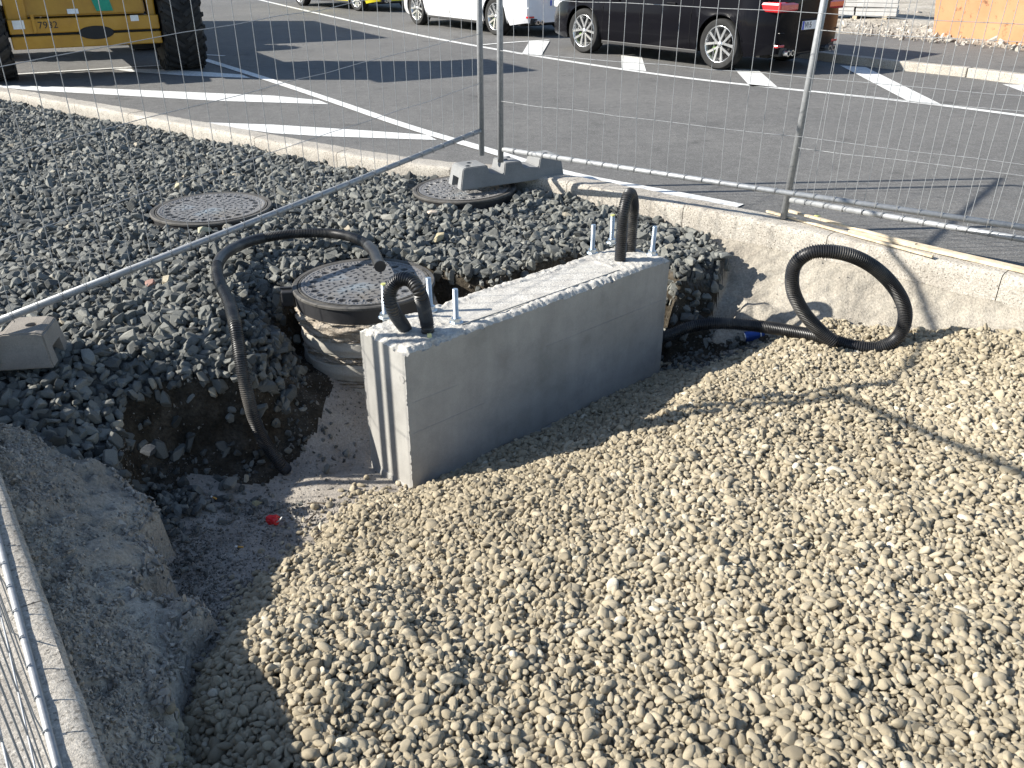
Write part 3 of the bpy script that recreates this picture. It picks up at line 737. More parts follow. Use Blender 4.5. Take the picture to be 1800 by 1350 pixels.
# spill on the pit wall and floor
x = RNG.uniform(-1.9, -.95, 900); y = RNG.uniform(2.95, 3.9, 900)
xx, yy = jit(x, y)
ins = inside(xx, yy, pit); dd = dist_poly(xx, yy, pit); mm = ins & (RNG.random(900) < np.exp(-dd/.10)*.35) & ~cover_mask(x, y, .02)
add_crushed(x[mm], y[mm], .01, .012, .05, .8, .026)
for (px, py, pz, n, rad, smed) in [(330, 880, -.56, 70, .12, .042), (390, 840, -.57, 30, .12, .04), (300, 850, -.5, 22, .07, .05), (300, 930, -.55, 26, .07, .04), (560, 790, -.6, 24, .1, .03), (530, 780, -.59, 16, .1, .025), (300, 990, -.52, 40, .07, .022), (450, 870, -.58, 18, .14, .025)]:
    c = W(px, py, pz); x = c.x+RNG.normal(0, rad, n); y = c.y+RNG.normal(0, rad*.7, n)
    ins = inside(x, y, pit) & (dist_poly(x, y, pit) > .03); add_crushed(x[ins], y[ins], .012, .012, .075, .7, smed)
# right bank stones
x = RNG.uniform(.85, 1.75, 520); y = RNG.uniform(4.2, 4.85, 520); mm = inside(x, y, pit) & ~block_mask(x, y) & ~inside(x, y, peb)
add_crushed(x[mm], y[mm], .01, .014, .06, .8, .028)
scatter('crushed_gravel', C_CRU, np.concatenate(P_), np.concatenate(R_), np.concatenate(S_), np.concatenate(T_), 'dark grey angular crushed rock around the manhole covers', 'gravel')
# fine rubble on the pit floor, the soil banks and the haunch
P_, R_, S_, T_ = [], [], [], []
x = np.concatenate([RNG.uniform(-2.6, 2.9, 90000), RNG.uniform(-2.5, -.6, 90000)]); y = np.concatenate([RNG.uniform(1.0, 5.2, 90000), RNG.uniform(1.0, 3.1, 90000)])
xx, yy = jit(x, y)
ip = inside(xx, yy, pit); ih = inside(xx, yy, haunch_l); ihr = inside(xx, yy, haunch_r); ipb = inside(xx, yy, peb)
dpp = dist_poly(xx, yy, pit); pr = np.where(ip & ~ipb, .5+.45*np.exp(-dpp/.12), 0)
clump = smst(fbm(x, y, 3, 3)+.45); pr = pr*np.where(x > .7, 1, .25+.75*clump)
dnr = dist_poly(x, y, near_in, False); pr = np.where(ih & ~ip, np.clip(.95*smst((.30-dnr+.12*fbm(x, y, 4, 3))/.18)*smst(.3+clump), 0, 1)+.10*clump+.05, pr); pr = np.where(ihr & ~ip & ~ih, .02, pr)
pr = np.where(~ip & ~ih & ~ihr & (dpp < .06), .8, pr); pr = np.where(ih & ~ip & (dpp < .07), np.maximum(pr, .35), pr); pr = np.where(ihr & ~ip & (dpp < .06), .3, pr)
mm = (RNG.random(len(x)) < pr) & inside(x, y, isl_in) & ~block_mask(x, y, .004) & visible_region(x, y)
hm = (ih & ~ip)[mm]; x, y = x[mm], y[mm]; z = height(x, y)[0]; n = len(x); s = np.clip(RNG.lognormal(math.log(.0085), .45, n)*np.where(hm, np.where(dpp[mm] < .07, 2.0, 1.05), 1), .004, .034)
tt = np.clip(RNG.normal(.45, .25, n), 0, 1); bank = (dpp[mm] < .15) & ip[mm] & (y > 2.6); tt = np.where(bank, tt*.55, tt); tt = np.where(hm, .46+tt*.54, tt)
scatter('loose_rubble', C_RUB, np.stack([x, y, z+s*.15], -1), RNG.uniform(0, 6.28, (n, 3)), np.stack([s*1.2, s, s*.9], -1), tt, 'fine grey rubble and grit on the pit floor and haunch', 'rubble')
# lumps of debris on the lot by the orange skip
n = 2600; u = RNG.uniform(-9, 7, n); w = np.abs(RNG.exponential(1.6, n)); A = fe[2]
x = A.x+LOTU.x*u+LOTN.x*(w+.02); y = A.y+LOTU.y*u+LOTN.y*(w+.02); s = np.clip(RNG.lognormal(math.log(.05), .5, n), .02, .2)
scatter('lot_rubble', C_RUB, np.stack([x, y, np.full(n, .14)], -1), RNG.uniform(0, 6.28, (n, 3)), np.stack([s*1.2, s, s*.8], -1), np.clip(RNG.normal(.8, .2, n), 0, 1), 'pale rubble strewn along the lot beyond the pavement', 'rubble')

# individual stones that stand out
def lone_stone(px, py, z, size, col, label, seed, pebble=False, dz=0.0):
    p = W(px, py, z); me = pebble_mesh(seed) if pebble else crushed_mesh(seed, 15)
    o = obj('stone', me, single_stone('stone_%d' % seed, col), label=label, cat='stone')
    zz = float(height(np.array([p.x]), np.array([p.y]))[0][0]) if z is None else p.z
    o.location = (p.x, p.y, p.z+dz); o.scale = (size*1.15, size, size*.95); o.rotation_euler = (random.uniform(-.4, .4), random.uniform(-.4, .4), random.uniform(0, 6)); return o
lone_stone(763, 374, .01, .085, (.5, .42, .34), 'pale pinkish stone in front of the manhole cover under the fence foot', 201)
lone_stone(768, 417, .01, .10, (.40, .34, .22), 'long flat tan stone on the dark gravel behind the middle of the concrete block', 202)
lone_stone(360, 405, .02, .085, (.42, .4, .28), 'cream stone leaning on the front rim of the leftmost manhole cover', 203)
lone_stone(315, 326, .02, .10, (.40, .36, .25), 'tan block-shaped stone behind the leftmost manhole cover', 204)
lone_stone(1275, 449, -.055, .085, (.19, .195, .18), 'single dark stone fallen onto the pale kerb haunch', 205)
lone_stone(294, 494, .02, .08, (.42, .37, .27), 'sandy yellow stone just below the long fence rail', 206)
lone_stone(262, 497, .02, .075, (.27, .16, .13), 'reddish stone beside the sandy yellow one under the fence rail', 207)
lone_stone(452, 884, -.56, .05, (.27, .26, .17), 'yellowish stone alone on the shaded sandy pit floor', 208)
lone_stone(405, 848, -.55, .075, (.20, .195, .17), 'larger grey stone standing out among rocks at the foot of the dark bank', 209)
lone_stone(262, 800, -.28, .085, (.045, .05, .055), 'upright slate-like slab stuck in the dark soil bank', 210, dz=.02)

# ------------------------------------------------------------------ concrete foundation block
BC = [Vector((-.674, 3.397)), Vector((-.439, 3.164)), Vector((.863, 4.343)), Vector((.608, 4.576))]
bl_c = sum(BC, Vector((0, 0)))/4; bl_u = ((BC[2]-BC[1])+(BC[3]-BC[0])).normalized(); bl_a = math.atan2(bl_u.y, bl_u.x)
bl_L = ((BC[2]-BC[1]).length+(BC[3]-BC[0]).length)/2; bl_W = ((BC[1]-BC[0]).length+(BC[2]-BC[3]).length)/2; BT = .1; BB = -.75
block = thing('concrete_foundation', 'pale concrete foundation block standing on edge with bolts and black pipe loops', 'foundation block', (bl_c.x, bl_c.y, BB), bl_a)
def block_body():
    hx, hy, H, ch = bl_L/2, bl_W/2, BT-BB, .018
    nx, ny, nz = 250, 46, 150
    bm = bmesh.new()
    def top_z(x, y):
        e = min(hx-abs(x), hy-abs(y))
        inner = smst(np.array((hy-.055-abs(y)-.01*math.sin(x*9))/.01)) * smst(np.array((hx-.34-abs(x))/.015))
        n = float(fbm(x+5, y+5, 55, 4, N2))*.008*(1-.85*float(inner)) + float(fbm(x+2, y, 3, 2))*.006
        edge = -ch*max(0, 1-e/ch)**1.0*.9 - (.004*float(inner))
        chip = float(fbm(x, y, 31, 4)); 
        if e < .025 and chip > .18: edge -= (chip-.18)*.06
        return H + n + edge
    grid = [[None]*(ny+1) for _ in range(nx+1)]
    # the margin rows are bent down to make a chamfer
    def st(k, n, h):
        t = -1+2*k/n; return h*t
    for i in range(nx+1):
        for j in range(ny+1):
            x, y = st(i, nx, hx), st(j, ny, hy)
            grid[i][j] = bm.verts.new((x, y, top_z(x, y)))
    for i in range(nx):
        for j in range(ny): bm.faces.new((grid[i][j], grid[i+1][j], grid[i+1][j+1], grid[i][j+1])).material_index = 1
    ring = [grid[i][0] for i in range(nx)] + [grid[nx][j] for j in range(ny)] + [grid[i][ny] for i in range(nx, 0, -1)] + [grid[0][j] for j in range(ny, 0, -1)]
    prev = ring
    zs = [1-k/nz for k in range(1, nz+1)]
    for q in zs:
        cur = []
        for v in ring:
            x, y = v.co.x, v.co.y; z = (H-.02)*q
            corner = abs(abs(x)-hx) < 1e-4 and abs(abs(y)-hy) < 1e-4
            d_ = 0.0
            if corner:
                d_ = -.003 - max(0, float(fbm(z*70, x*3+y, 1, 3))-.1)*.010
            out = float(fbm(x*1.0+y, z, 3, 2))*.0015
            sxn = 1 if abs(abs(x)-hx) < 1e-4 else 0; syn = 1 if abs(abs(y)-hy) < 1e-4 else 0
            flare = .0
            # ragged concrete foot
            if z < .22: flare = max(0, .022*(1-z/.22) + float(fbm(x*8+3, z*8+y*8, 1, 3))*.02) if z < .16 else 0
            cur.append(bm.verts.new((x+math.copysign((d_+out+flare)*sxn, x) if sxn else x, y+(math.copysign(1, y)*(d_+out+flare) if syn else 0), z)))
        n = len(ring)
        for k in range(n):
            a, b = prev[k], prev[(k+1) % n]; c, e = cur[(k+1) % n], cur[k]
            bm.faces.new((a, e, c, b))
        prev = cur
    bmesh.ops.recalc_face_normals(bm, faces=bm.faces)
    me = bpy.data.meshes.new('block_body'); bm.to_mesh(me); bm.free()
    me.materials.append(M['block']); me.materials.append(M['block_top']); return me
bb = obj('block_body', block_body(), None, block); smooth_obj(bb, 35)
Tb = Matrix.Translation((bl_c.x, bl_c.y, BB)) @ Matrix.Rotation(bl_a, 4, 'Z'); TbI = Tb.inverted()
# formwork seams: thin recess-like fins left by the boards
for (z0, z1, x0, x1) in [(.60, .60, -.86, -.60), (.615, .615, -.05, .86), (.45, .45, -.86, -.45)]:
    bm = bmesh.new(); bm_box(bm, ((x0+x1)/2, -bl_W/2-.0005, z0), (x1-x0, .003, .0025)); obj('board_seam', bm, M['block'], block)
# trowelled strip outline on top
bm = bmesh.new(); bm_box(bm, (.0, -bl_W/2+.055, .851), (1.05, .004, .006)); obj('screed_edge', bm, M['block'], block)
# plug ring cast in the end face
bm = bmesh.new(); bmesh.ops.create_cone(bm, segments=28, radius1=.018, radius2=.018, depth=.004, cap_ends=True)
for f in list(bm.faces): pass
po = obj('plug', bm, M['block'], block); po.rotation_euler = (0, math.pi/2, 0); po.location = (-bl_L/2-.001, -bl_W/2+.035, .71)
def bolt(parent, x, y, z, h, cap=None, tilt=(0, 0)):
    pts = [(0, 0, -.02), (0, 0, h-.002), (0, 0, h)]
    P = resample([Vector(p) for p in pts], .0012)
    me = tube_mesh('anchor_bolt', P, .0125, 14, True, lambda i, n, s: (1-.09*(i % 2)) if s > h*.05 else 1)
    o = obj('anchor_bolt', me, M['zinc'], parent); o.location = (x, y, z); o.rotation_euler = (tilt[0], tilt[1], 0)
    bm = bmesh.new(); bmesh.ops.create_cone(bm, segments=6, radius1=.024, radius2=.024, depth=.02, cap_ends=True, matrix=Matrix.Translation((0, 0, .012)))
    bmesh.ops.create_cone(bm, segments=24, radius1=.031, radius2=.031, depth=.004, cap_ends=True, matrix=Matrix.Translation((0, 0, .001)))
    obj('nut', bm, M['zinc'], o)
    if cap:
        bm = bmesh.new(); bmesh.ops.create_cone(bm, segments=14, radius1=.0128, radius2=.012, depth=.006, cap_ends=True, matrix=Matrix.Translation((0, 0, h))); obj('cap', bm, M['yellow_cap'], o)
    return o
for k, (px, py) in enumerate([(757, 545), (802, 566), (677, 557), (1041, 444), (1075, 426), (1146, 447)]):
    w = TbI @ W(px, py, BT); bolt(block, w.x, w.y, BT-BB-.002, .16, cap=(k in (2, 4)), tilt=(random.uniform(-.03, .03), random.uniform(-.03, .03)))

# ------------------------------------------------------------------ corrugated conduits
def conduit(name, pts, rad, label, pitch=.0105, caps=True):
    P = catmull(pts, .01); P = resample(P, pitch/4)
    prof = [1.0, 1.0, .86, .86]
    me = tube_mesh(name, P, rad, 20, caps, lambda i, n, s: prof[i % 4])
    o = obj(name, me, M['pipe'], label=label, cat='pipe', group='black corrugated conduits'); smooth_obj(o, 25)
    return o, P
def zt(px, py, z): return W(px, py, z)
Lc = [W(708, 580, .03), W(710, 577, .10)]
a0 = W(712, 578, BT); a1 = W(752, 582, BT); 
def in_block(x, y, h): return Tb @ Vector((x, y, BT-BB+h))
la = TbI @ a0; lb = TbI @ a1
conduit('conduit_loop', [in_block(la.x, la.y, -.06), in_block(la.x, la.y, .0), WD(692, 547, 3.55), WD(685, 515, 3.52), WD(700, 493, 3.50), WD(722, 493, 3.47), WD(739, 518, 3.47), in_block(lb.x-.006, lb.y, .06), in_block(lb.x, lb.y, -.0), in_block(lb.x, lb.y, -.05)], .0305, 'short black corrugated pipe loop standing on the near end of the concrete block')
ra = TbI @ W(1091, 458, BT); rb = TbI @ W(1107, 441, BT)
A_, B_ = W(1090, 458, BT), W(1108, 441, BT); D_ = B_-A_; Zv = Vector((0, 0, 1))
conduit('conduit_loop', [A_-Zv*.06, A_, A_+Zv*.12, A_+Zv*.235, A_+D_*.2+Zv*.31, A_+D_*.5+Zv*.338, A_+D_*.8+Zv*.31, B_+Zv*.235+D_*.02, B_+Zv*.12, B_, B_-Zv*.06], .031, 'tall black corrugated pipe loop among bolts on the far end of the concrete block')
# tag round the near loop
o = obj('tag', box((0, 0, 0), (.018, .012, .02), .3, .002), M['yellow_tag'], label='pale yellow tag at the foot of the pipe loop on the concrete block', cat='tag'); o.location = W(755, 590, BT+.006)
# big ring on the pebbles
big = [WD(1120, 598, 4.86), WD(1172, 590, 4.83), WD(1215, 574, 4.80), WD(1262, 568, 4.79), WD(1330, 573, 4.74), WD(1400, 584, 4.60), WD(1450, 594, 4.49), WD(1500, 608, 4.41), WD(1545, 611, 4.38), WD(1580, 590, 4.34), WD(1591, 550, 4.27),
       WD(1574, 508, 4.20), WD(1535, 469, 4.13), WD(1485, 446, 4.09), WD(1430, 443, 4.11), WD(1398, 465, 4.17), WD(1393, 505, 4.24), WD(1410, 545, 4.31), WD(1438, 578, 4.36), WD(1466, 601, 4.37)]
conduit('conduit_coil', big, .0355, 'black corrugated pipe curled into a large ring on the beige pebbles')
# hose over the gravel into the pit
hz = [(668, 468, .085), (655, 440, .085), (630, 421, .075), (590, 411, .062), (540, 410, .06), (490, 414, .06), (440, 424, .06), (400, 443, .065), (382, 468, .07), (388, 500, .075), (402, 530, .08), (412, 565, .075)]
hp = [W(*p) for p in hz]
hp += [WD(418, 600, 3.80), WD(424, 640, 3.78), WD(434, 690, 3.80), WD(448, 740, 3.84), WD(468, 782, 3.90), WD(492, 815, 3.93), WD(503, 826, 3.97)]
hz_o, hz_P = conduit('conduit_hose', hp, .0295, 'black corrugated pipe arching over the gravel from a manhole cover down into the pit', .0095, False)
dirn = (hz_P[0]-hz_P[8]).normalized()
ins_ = [hz_P[0]+dirn*.002] + [hz_P[k] for k in (1, 4, 8, 14, 20, 30, 44)]
obj('pipe_lining', tube_mesh('pipe_lining', ins_, .0255, 24, False), M['pipe_in'], hz_o)
me = tube_mesh('pipe_rim', [hz_P[0]+dirn*.001, hz_P[0]+dirn*.0045, hz_P[0]+dirn*.0046, hz_P[0]+dirn*.001], .0312, 24, False, lambda i, n, s: [1, 1, .83, .81][i])
obj('pipe_rim', me, M['pipe'], hz_o)
def sleeve(P, i0, i1, rad, parent):
    me = tube_mesh('sleeve', P[i0:i1:3], rad, 24, False); s = obj('sleeve', me, M['pipe'], parent); smooth_obj(s, 50)
nn = len(hz_P)
sleeve(hz_P, 0, int(nn*.11), .0308, hz_o); sleeve(hz_P, int(nn*.355), int(nn*.52), .0308, hz_o)

# ------------------------------------------------------------------ manhole covers
def lid_mesh(r, st=.0052):
    n = int(2*r/st)+2; xs = (np.arange(n)-(n-1)/2)*st; X, Y = np.meshgrid(xs, xs); rr = np.hypot(X, Y); th = np.arctan2(Y, X)
    Z = np.zeros_like(X)
    rng = np.random.default_rng(5)
    # raised studs, radially arranged short bars
    for ri, cnt in ((.05, 6), (.085, 11), (.12, 16), (.155, 20), (.19, 26), (.225, 30)):
        for k in range(cnt):
            a = 2*math.pi*(k+.5*(int(ri*100) % 2))/cnt; cx_, cy_ = ri*math.cos(a), ri*math.sin(a); b = a+(0 if k % 2 else math.pi/2)+.3
            u = (X-cx_)*math.cos(b)+(Y-cy_)*math.sin(b); v = -(X-cx_)*math.sin(b)+(Y-cy_)*math.cos(b)
            Z = np.where((np.abs(u) < .013) & (np.abs(v) < .0050), -.012, Z)
    for k in range(24):
        a = 2*math.pi*k/24; cx_, cy_ = .272*math.cos(a), .272*math.sin(a)
        q = np.hypot(X-cx_, Y-cy_); Z = np.where(q < .0185, -.045, Z)
        a2 = a+math.pi/24; u = X*math.cos(a2)+Y*math.sin(a2); v = -X*math.sin(a2)+Y*math.cos(a2)
        Z = np.where((np.abs(u-.272) < .012) & (np.abs(v) < .004), .0045, Z)
    Z = np.where((rr > .300) & (rr < .318) & (np.sin(th*70)*np.sin(th*23+1) > .1), .003, Z)
    Z = np.where((rr > r-.014), .004, Z)
    V = np.stack([X, Y, Z], -1).reshape(-1, 3); i = np.arange(n-1); I, J = np.meshgrid(i, i); a = (J*n+I).ravel(); Qq = np.stack([a, a+1, a+n+1, a+n], -1)
    cxx = (X[:-1, :-1]+st/2).ravel(); cyy = (Y[:-1, :-1]+st/2).ravel(); Qq = Qq[np.hypot(cxx, cyy) < r]
    used = np.unique(Qq); mp = np.full(len(V), -1); mp[used] = np.arange(len(used))
    me = bpy.data.meshes.new('lid'); me.from_pydata(V[used].tolist(), [], mp[Qq].tolist()); me.update(); me.materials.append(M['iron']); return me
LID = lid_mesh(.332)
def ring_wob(j, a): return 0
FRAME = lathe_mesh('frame_ring', [(.330, -.035), (.334, -.002), (.337, .004), (.345, .005), (.3455, -.004), (.352, -.004), (.3525, .003), (.372, .004), (.378, -.001), (.378, -.012), (.370, -.016), (.366, -.09), (.33, -.092)], 96)
FRAME.materials.append(M['ring_plastic']); FRAME.materials.append(M['frame_top'])
for p in FRAME.polygons:
    if p.center.z > -.011 : p.material_index = 1
def cover(i, label, z, rot, sc=1.0, tilt=(0, 0)):
    cx_, cy_, r_ = COV[i]; t = thing('manhole_cover', label, 'manhole cover', (cx_, cy_, z), rot, 'round cast iron manhole covers in the gravel')
    t.rotation_euler = (tilt[0], tilt[1], rot)
    l = obj('lid', LID, None, t); l.scale = (sc, sc, 1); f = obj('frame_ring', FRAME, None, t); f.scale = (sc, sc, 1); smooth_obj(f, 35); return t
c1 = cover(0, 'round iron manhole cover flush in the gravel behind the long fence rail', .008, .4, 1.05)
c2 = cover(1, 'round iron manhole cover partly under the concrete fence foot', .012, 1.9, 1.0, (R(-1.5), 0))
c3 = cover(2, 'round iron manhole cover on an exposed shaft beside the concrete block', .0, 0, .995)
bm = bmesh.new(); bm_box(bm, (-.39, -.075, -.055), (.07, .075, .085), .1, .008); obj('lug', bm, M['ring_plastic'], c3)
bm = bmesh.new(); bm_box(bm, (-.39, -.075, -.005), (.085, .014, .012), .1, .003); obj('lug_rib', bm, M['ring_plastic'], c3)
mw = make_noise(21)
def wob_m(j, a): return float(mw(np.array(a*7), np.array(j*.28)))*.03 + float(mw(np.array(a*23+3), np.array(j*.9)))*.014 + float(mw(np.array(a*60+7), np.array(j*1.9)))*.006
def prof_band(pts, n=8):
    out = []
    for (r0, z0), (r1, z1) in zip(pts, pts[1:]):
        for k in range(n): t = k/n; out.append((r0+(r1-r0)*t, z0+(z1-z0)*t))
    out.append(pts[-1]); return out
def band(name, pts, mt, wob, n=8, seg=120):
    o = obj(name, lathe_mesh(name, prof_band(pts, n), seg, False, wob), M[mt], c3); smooth_obj(o, 60); return o
band('mortar_bed', [(.33, -.09), (.365, -.093), (.372, -.12), (.362, -.17), (.352, -.2), (.33, -.2)], 'mortar', wob_m)
band('concrete_ring', [(.33, -.2), (.350, -.202), (.352, -.215), (.352, -.275), (.345, -.285), (.33, -.285)], 'ring', lambda j, a: float(mw(np.array(a*4.), np.array(j*.3)))*.010 + float(mw(np.array(a*30.), np.array(j*1.)))*.004)
band('mortar_bed', [(.33, -.285), (.345, -.287), (.338, -.31), (.342, -.325), (.33, -.33)], 'mortar', wob_m)
band('concrete_ring', [(.33, -.33), (.347, -.332), (.35, -.345), (.348, -.42), (.33, -.425)], 'ring', lambda j, a: float(mw(np.array(a*4.), np.array(j*.3)))*.010 + float(mw(np.array(a*30.), np.array(j*1.)))*.004)
band('mortar_bed', [(.33, -.425), (.35, -.43), (.345, -.45), (.33, -.452)], 'mortar', wob_m)
band('shaft_cone', [(.33, -.452), (.358, -.455), (.375, -.6), (.40, -.85)], 'ring', lambda j, a: float(mw(np.array(a*3.), np.array(j*.2)))*.005)
# crumbs of mortar stuck on top of the shaft shoulder in front of the ring
# ------------------------------------------------------------------ fence feet
def foot_mesh(Lf=.84, Wd=.23, H=.15):
    # long-side silhouette, x along the foot
    h = Lf/2
    prof = [(-h, 0), (-h+.03, H*.93), (-h+.05, H), (-h+.22, H), (-h+.235, H*.62), (-h+.345, H*.5), (-.06, H*1.0), (.07, H), (.085, H*.66), (.21, H*.6), (.225, H*1.0), (.24, H*1.06), (h-.05, H*1.06), (h-.02, H), (h, 0)]
    bm = bmesh.new(); rows = []
    for s in (-1, 1):
        rows.append([bm.verts.new((x, s*Wd/2*(1-.16*z/H), z)) for x, z in prof])
    n = len(prof)
    for k in range(n-1): bm.faces.new((rows[0][k], rows[1][k], rows[1][k+1], rows[0][k+1]))
    bm.faces.new(rows[0]); bm.faces.new(list(reversed(rows[1]))); bm.faces.new((rows[0][0], rows[0][-1], rows[1][-1], rows[1][0]))
    bmesh.ops.recalc_face_normals(bm, faces=bm.faces)
    bmesh.ops.triangulate(bm, faces=[f for f in bm.faces if len(f.verts) > 4])
    bmesh.ops.bevel(bm, geom=[e for e in bm.edges if len(e.link_faces) == 2 and e.calc_face_angle(0) > .35], offset=.006, segments=2, affect='EDGES')
    bmesh.ops.recalc_face_normals(bm, faces=bm.faces)
    return bm, H, Wd, h
def fence_foot(label, loc, rot, mt, tilt=(0, 0)):
    bm, H, Wd, h = foot_mesh(); t = obj('concrete_fence_base', bm, M[mt], label=label, cat='fence base', group='concrete feet carrying the site fence'); t.location = loc; t.rotation_euler = (tilt[0], tilt[1], rot)
    # cut the tube sockets, the end arch and the underside channel
    cut = bmesh.new()
    for x, y in ((-.325, -.05), (-.28, .03), (.0, .0), (.05, .055), (.33, 0)):
        bmesh.ops.create_cone(cut, segments=16, radius1=.024, radius2=.024, depth=.5, cap_ends=True, matrix=Matrix.Translation((x, y, .2+.03)))
    for sx_ in (-1, 1): bm_box(cut, (sx_*h, 0, .03), (.22, .10, .09))
    bmesh.ops.recalc_face_normals(cut, faces=cut.faces); cm = bpy.data.meshes.new('cut'); cut.to_mesh(cm); cut.free(); co = bpy.data.objects.new('cut', cm); SC.collection.objects.link(co)
    bo = t.modifiers.new('b', 'BOOLEAN'); bo.object = co; bo.operation = 'DIFFERENCE'; bo.solver = 'EXACT'; bo.use_self = True; co.location = t.location; co.rotation_euler = t.rotation_euler
    bpy.context.view_layer.update(); dg = bpy.context.evaluated_depsgraph_get()
    nm = bpy.data.meshes.new_from_object(t.evaluated_get(dg)); t.modifiers.clear(); t.data = nm; bpy.data.objects.remove(co)
    return t
fA0, fA1 = W(803, 334, .06), W(998, 309, .06)
fa = math.atan2(fA1.y-fA0.y, fA1.x-fA0.x); fn = Vector((-math.sin(fa), math.cos(fa), 0))
fc = (fA0+fA1)/2 + fn*.115
FOOT_A = fence_foot('grey concrete fence foot lying half over a manhole cover where two fence panels meet', (fc.x, fc.y, .055), fa, 'foot', (0, R(-.5)))
fence_foot('tan concrete fence foot on the gravel beside the shaded bank, the front one', (-2.39, 3.27, -.005), R(10), 'foot_tan', (0, R(1)))
# ------------------------------------------------------------------ fence panels
def bent_tube(name, pts, r, seg, parent, mat_=None):
    o = obj(name, tube_mesh(name, pts, r, seg), mat_ or M['galv'], parent); o.data.polygons.foreach_set('use_smooth', [True]*len(o.data.polygons)); return o
def fence_panel(label, A, B, zbA, zbB, drop=.07, Hh=1.95, bends=.0, seed=0, lean=(0, 0), nv=31, post_r=.0205, side=1, rail_r=.0165):
    """A, B: plan points of the end posts; zb: bottom of the posts; drop: post stub below the rail"""
    r = random.Random(seed); A = Vector((A[0], A[1], zbA)); B = Vector((B[0], B[1], zbB))
    t = thing('mesh_fence', label, 'fence panel', A, 0, 'galvanised mesh site fence panels')
    up = Vector((lean[0], lean[1], 1)).normalized(); D = B-A
    q = lambda s, h: D*s + up*h
    bent_tube('post', [q(0, 0), q(0, Hh+drop)], post_r, 16, t); bent_tube('post', [q(1, 0), q(1, Hh+drop)], post_r, 16, t)
    bent_tube('rail', [q(.0, drop+.02)+D.normalized()*.02, q(.5, drop+.02)+Vector((0, 0, -.006)), q(1, drop+.02)-D.normalized()*.02], rail_r, 14, t)
    bent_tube('rail', [q(0, Hh+drop-.01)+D.normalized()*.02, q(1, Hh+drop-.01)-D.normalized()*.02], .0165, 14, t)
    nrm = D.cross(Vector((0, 0, 1))).normalized()*side
    wr = .0018; offw = nrm*(rail_r+.001)
    nh = 6; hs = [drop+.02 + (Hh-.03)*k/(nh) for k in range(1, nh)]
    sag = [r.uniform(-.006, .006) for _ in range(nv+1)]
    for i in range(1, nv):
        s = i/nv; pts = [q(s, drop-.002)+offw*1.05, q(s, drop+.03)+offw]
        kink = r.random() < bends; kh = r.uniform(.08, .22); ks = r.uniform(-.035, .035)
        for h in np.linspace(drop+.06, Hh+drop-.02, 15):
            o_ = D.normalized()*(sag[i]*math.sin((h-drop)*2.2))
            if kink: o_ = o_ + D.normalized()*ks*max(0, 1-abs(h-drop-kh)/.16) + nrm*abs(ks)*.4*max(0, 1-abs(h-drop-kh)/.16)
            pts.append(q(s, h)+offw+o_)
        pts.append(q(s, Hh+drop)+offw)
        bent_tube('wire', pts, wr, 5, t)
        # weld collar wrapped round the rail
        c = q(s, drop+.02); Tn = D.normalized(); bb_ = []
        for k in range(6):
            a = R(-80+ k*36)*1.0; bb_.append(c + nrm*((rail_r+.001)*math.cos(a)) + Vector((0, 0, 1))*((rail_r+.001)*math.sin(a)) + Tn*.008*(k/5))
        bent_tube('wire_hook', bb_, wr, 4, t)
    for h in hs:
        pts = [q(s, h)+offw*.86+Vector((0, 0, r.uniform(-.006, .006))) + nrm*r.uniform(-.004, .004) for s in np.linspace(0.004, .996, 13)]
        bent_tube('wire', pts, wr, 5, t)
    return t
pA = (-.085, 6.02); uA = (Vector((1.66, 5.02))-Vector(pA)).normalized(); 
rA = [W(880, 262, .33), W(1375, 338, .31), W(1800, 401, .29)]
dA = (rA[2].xy-rA[0].xy).normalized()
eA = rA[0].xy + dA*3.5
fence_panel('mesh fence panel facing the cars, running from the fence foot past the leaning post', rA[0].xy, eA, .24, .20, seed=1, bends=.16, lean=(.0, .0))
pB = W(1377, 384, .085); rB = [W(1392, 347, .19), W(1800, 414, .19)]; dB = (rB[1].xy-rB[0].xy).normalized()
fence_panel('mesh fence panel overlapping behind, its end post standing on the pale kerb', pB.xy, pB.xy+dB*3.5, .085, .085, drop=.10, seed=2, bends=.2, lean=(.035, .0))
rl0 = W(846, 229, .42); rl1 = W(-28, 577, .19)
dl = (rl1.xy-rl0.xy).normalized()
fence_panel('mesh fence panel whose long tilted rail crosses above the dark gravel', rl0.xy, rl1.xy, .245, .02, drop=.155, seed=3, bends=.08, lean=(0, 0), side=-1)
rc = [W(-4, 948, .112), W(100, 1350, .112)]; dc = (rc[1].xy-rc[0].xy).normalized(); c0 = rc[0].xy - dc*((3.12-rc[0].y)/-dc.y)
print('panelC start', c0, 'left panel end', rl0.xy+dl*3.5)
fence_panel('mesh fence panel seen edge-on beside the bright front kerb', c0, c0+dc*3.5, .069, .069, drop=.002, seed=4, bends=.25, side=1, rail_r=.009)
# ------------------------------------------------------------------ small things on the site
def lath(name, label, a, b, w, h, z0, z1, mt='wood'):
    A, B = W(*a, z0), W(*b, z1); dd = B-A; o = obj(name, box((0, 0, 0), (dd.length, w, h), 0, .002), M[mt], label=label, cat='timber')
    o.location = (A+B)/2; o.rotation_euler = dd.to_track_quat('X', 'Z').to_euler(); return o
lath('wood_lath', 'thin pale wooden lath crossing over another on the kerb beside the post', (1348, 371), (1640, 451), .022, .012, .092, .092)
lath('wood_lath', 'thin wooden lath lying nearest the road along the kerb edge by the post', (1385, 370), (1610, 430), .025, .014, .108, .100)
lath('wood_board', 'long weathered board along the outer edge of the pale kerb', (1495, 405), (1840, 484), .06, .018, .093, .093)
o = obj('sticker', box((0, 0, 0), (.03, .028, .003), .5), M['yellow_cap'], label='small yellow-green tape mark on the wooden lath by the post', cat='tape'); o.location = W(1437, 379, .118)
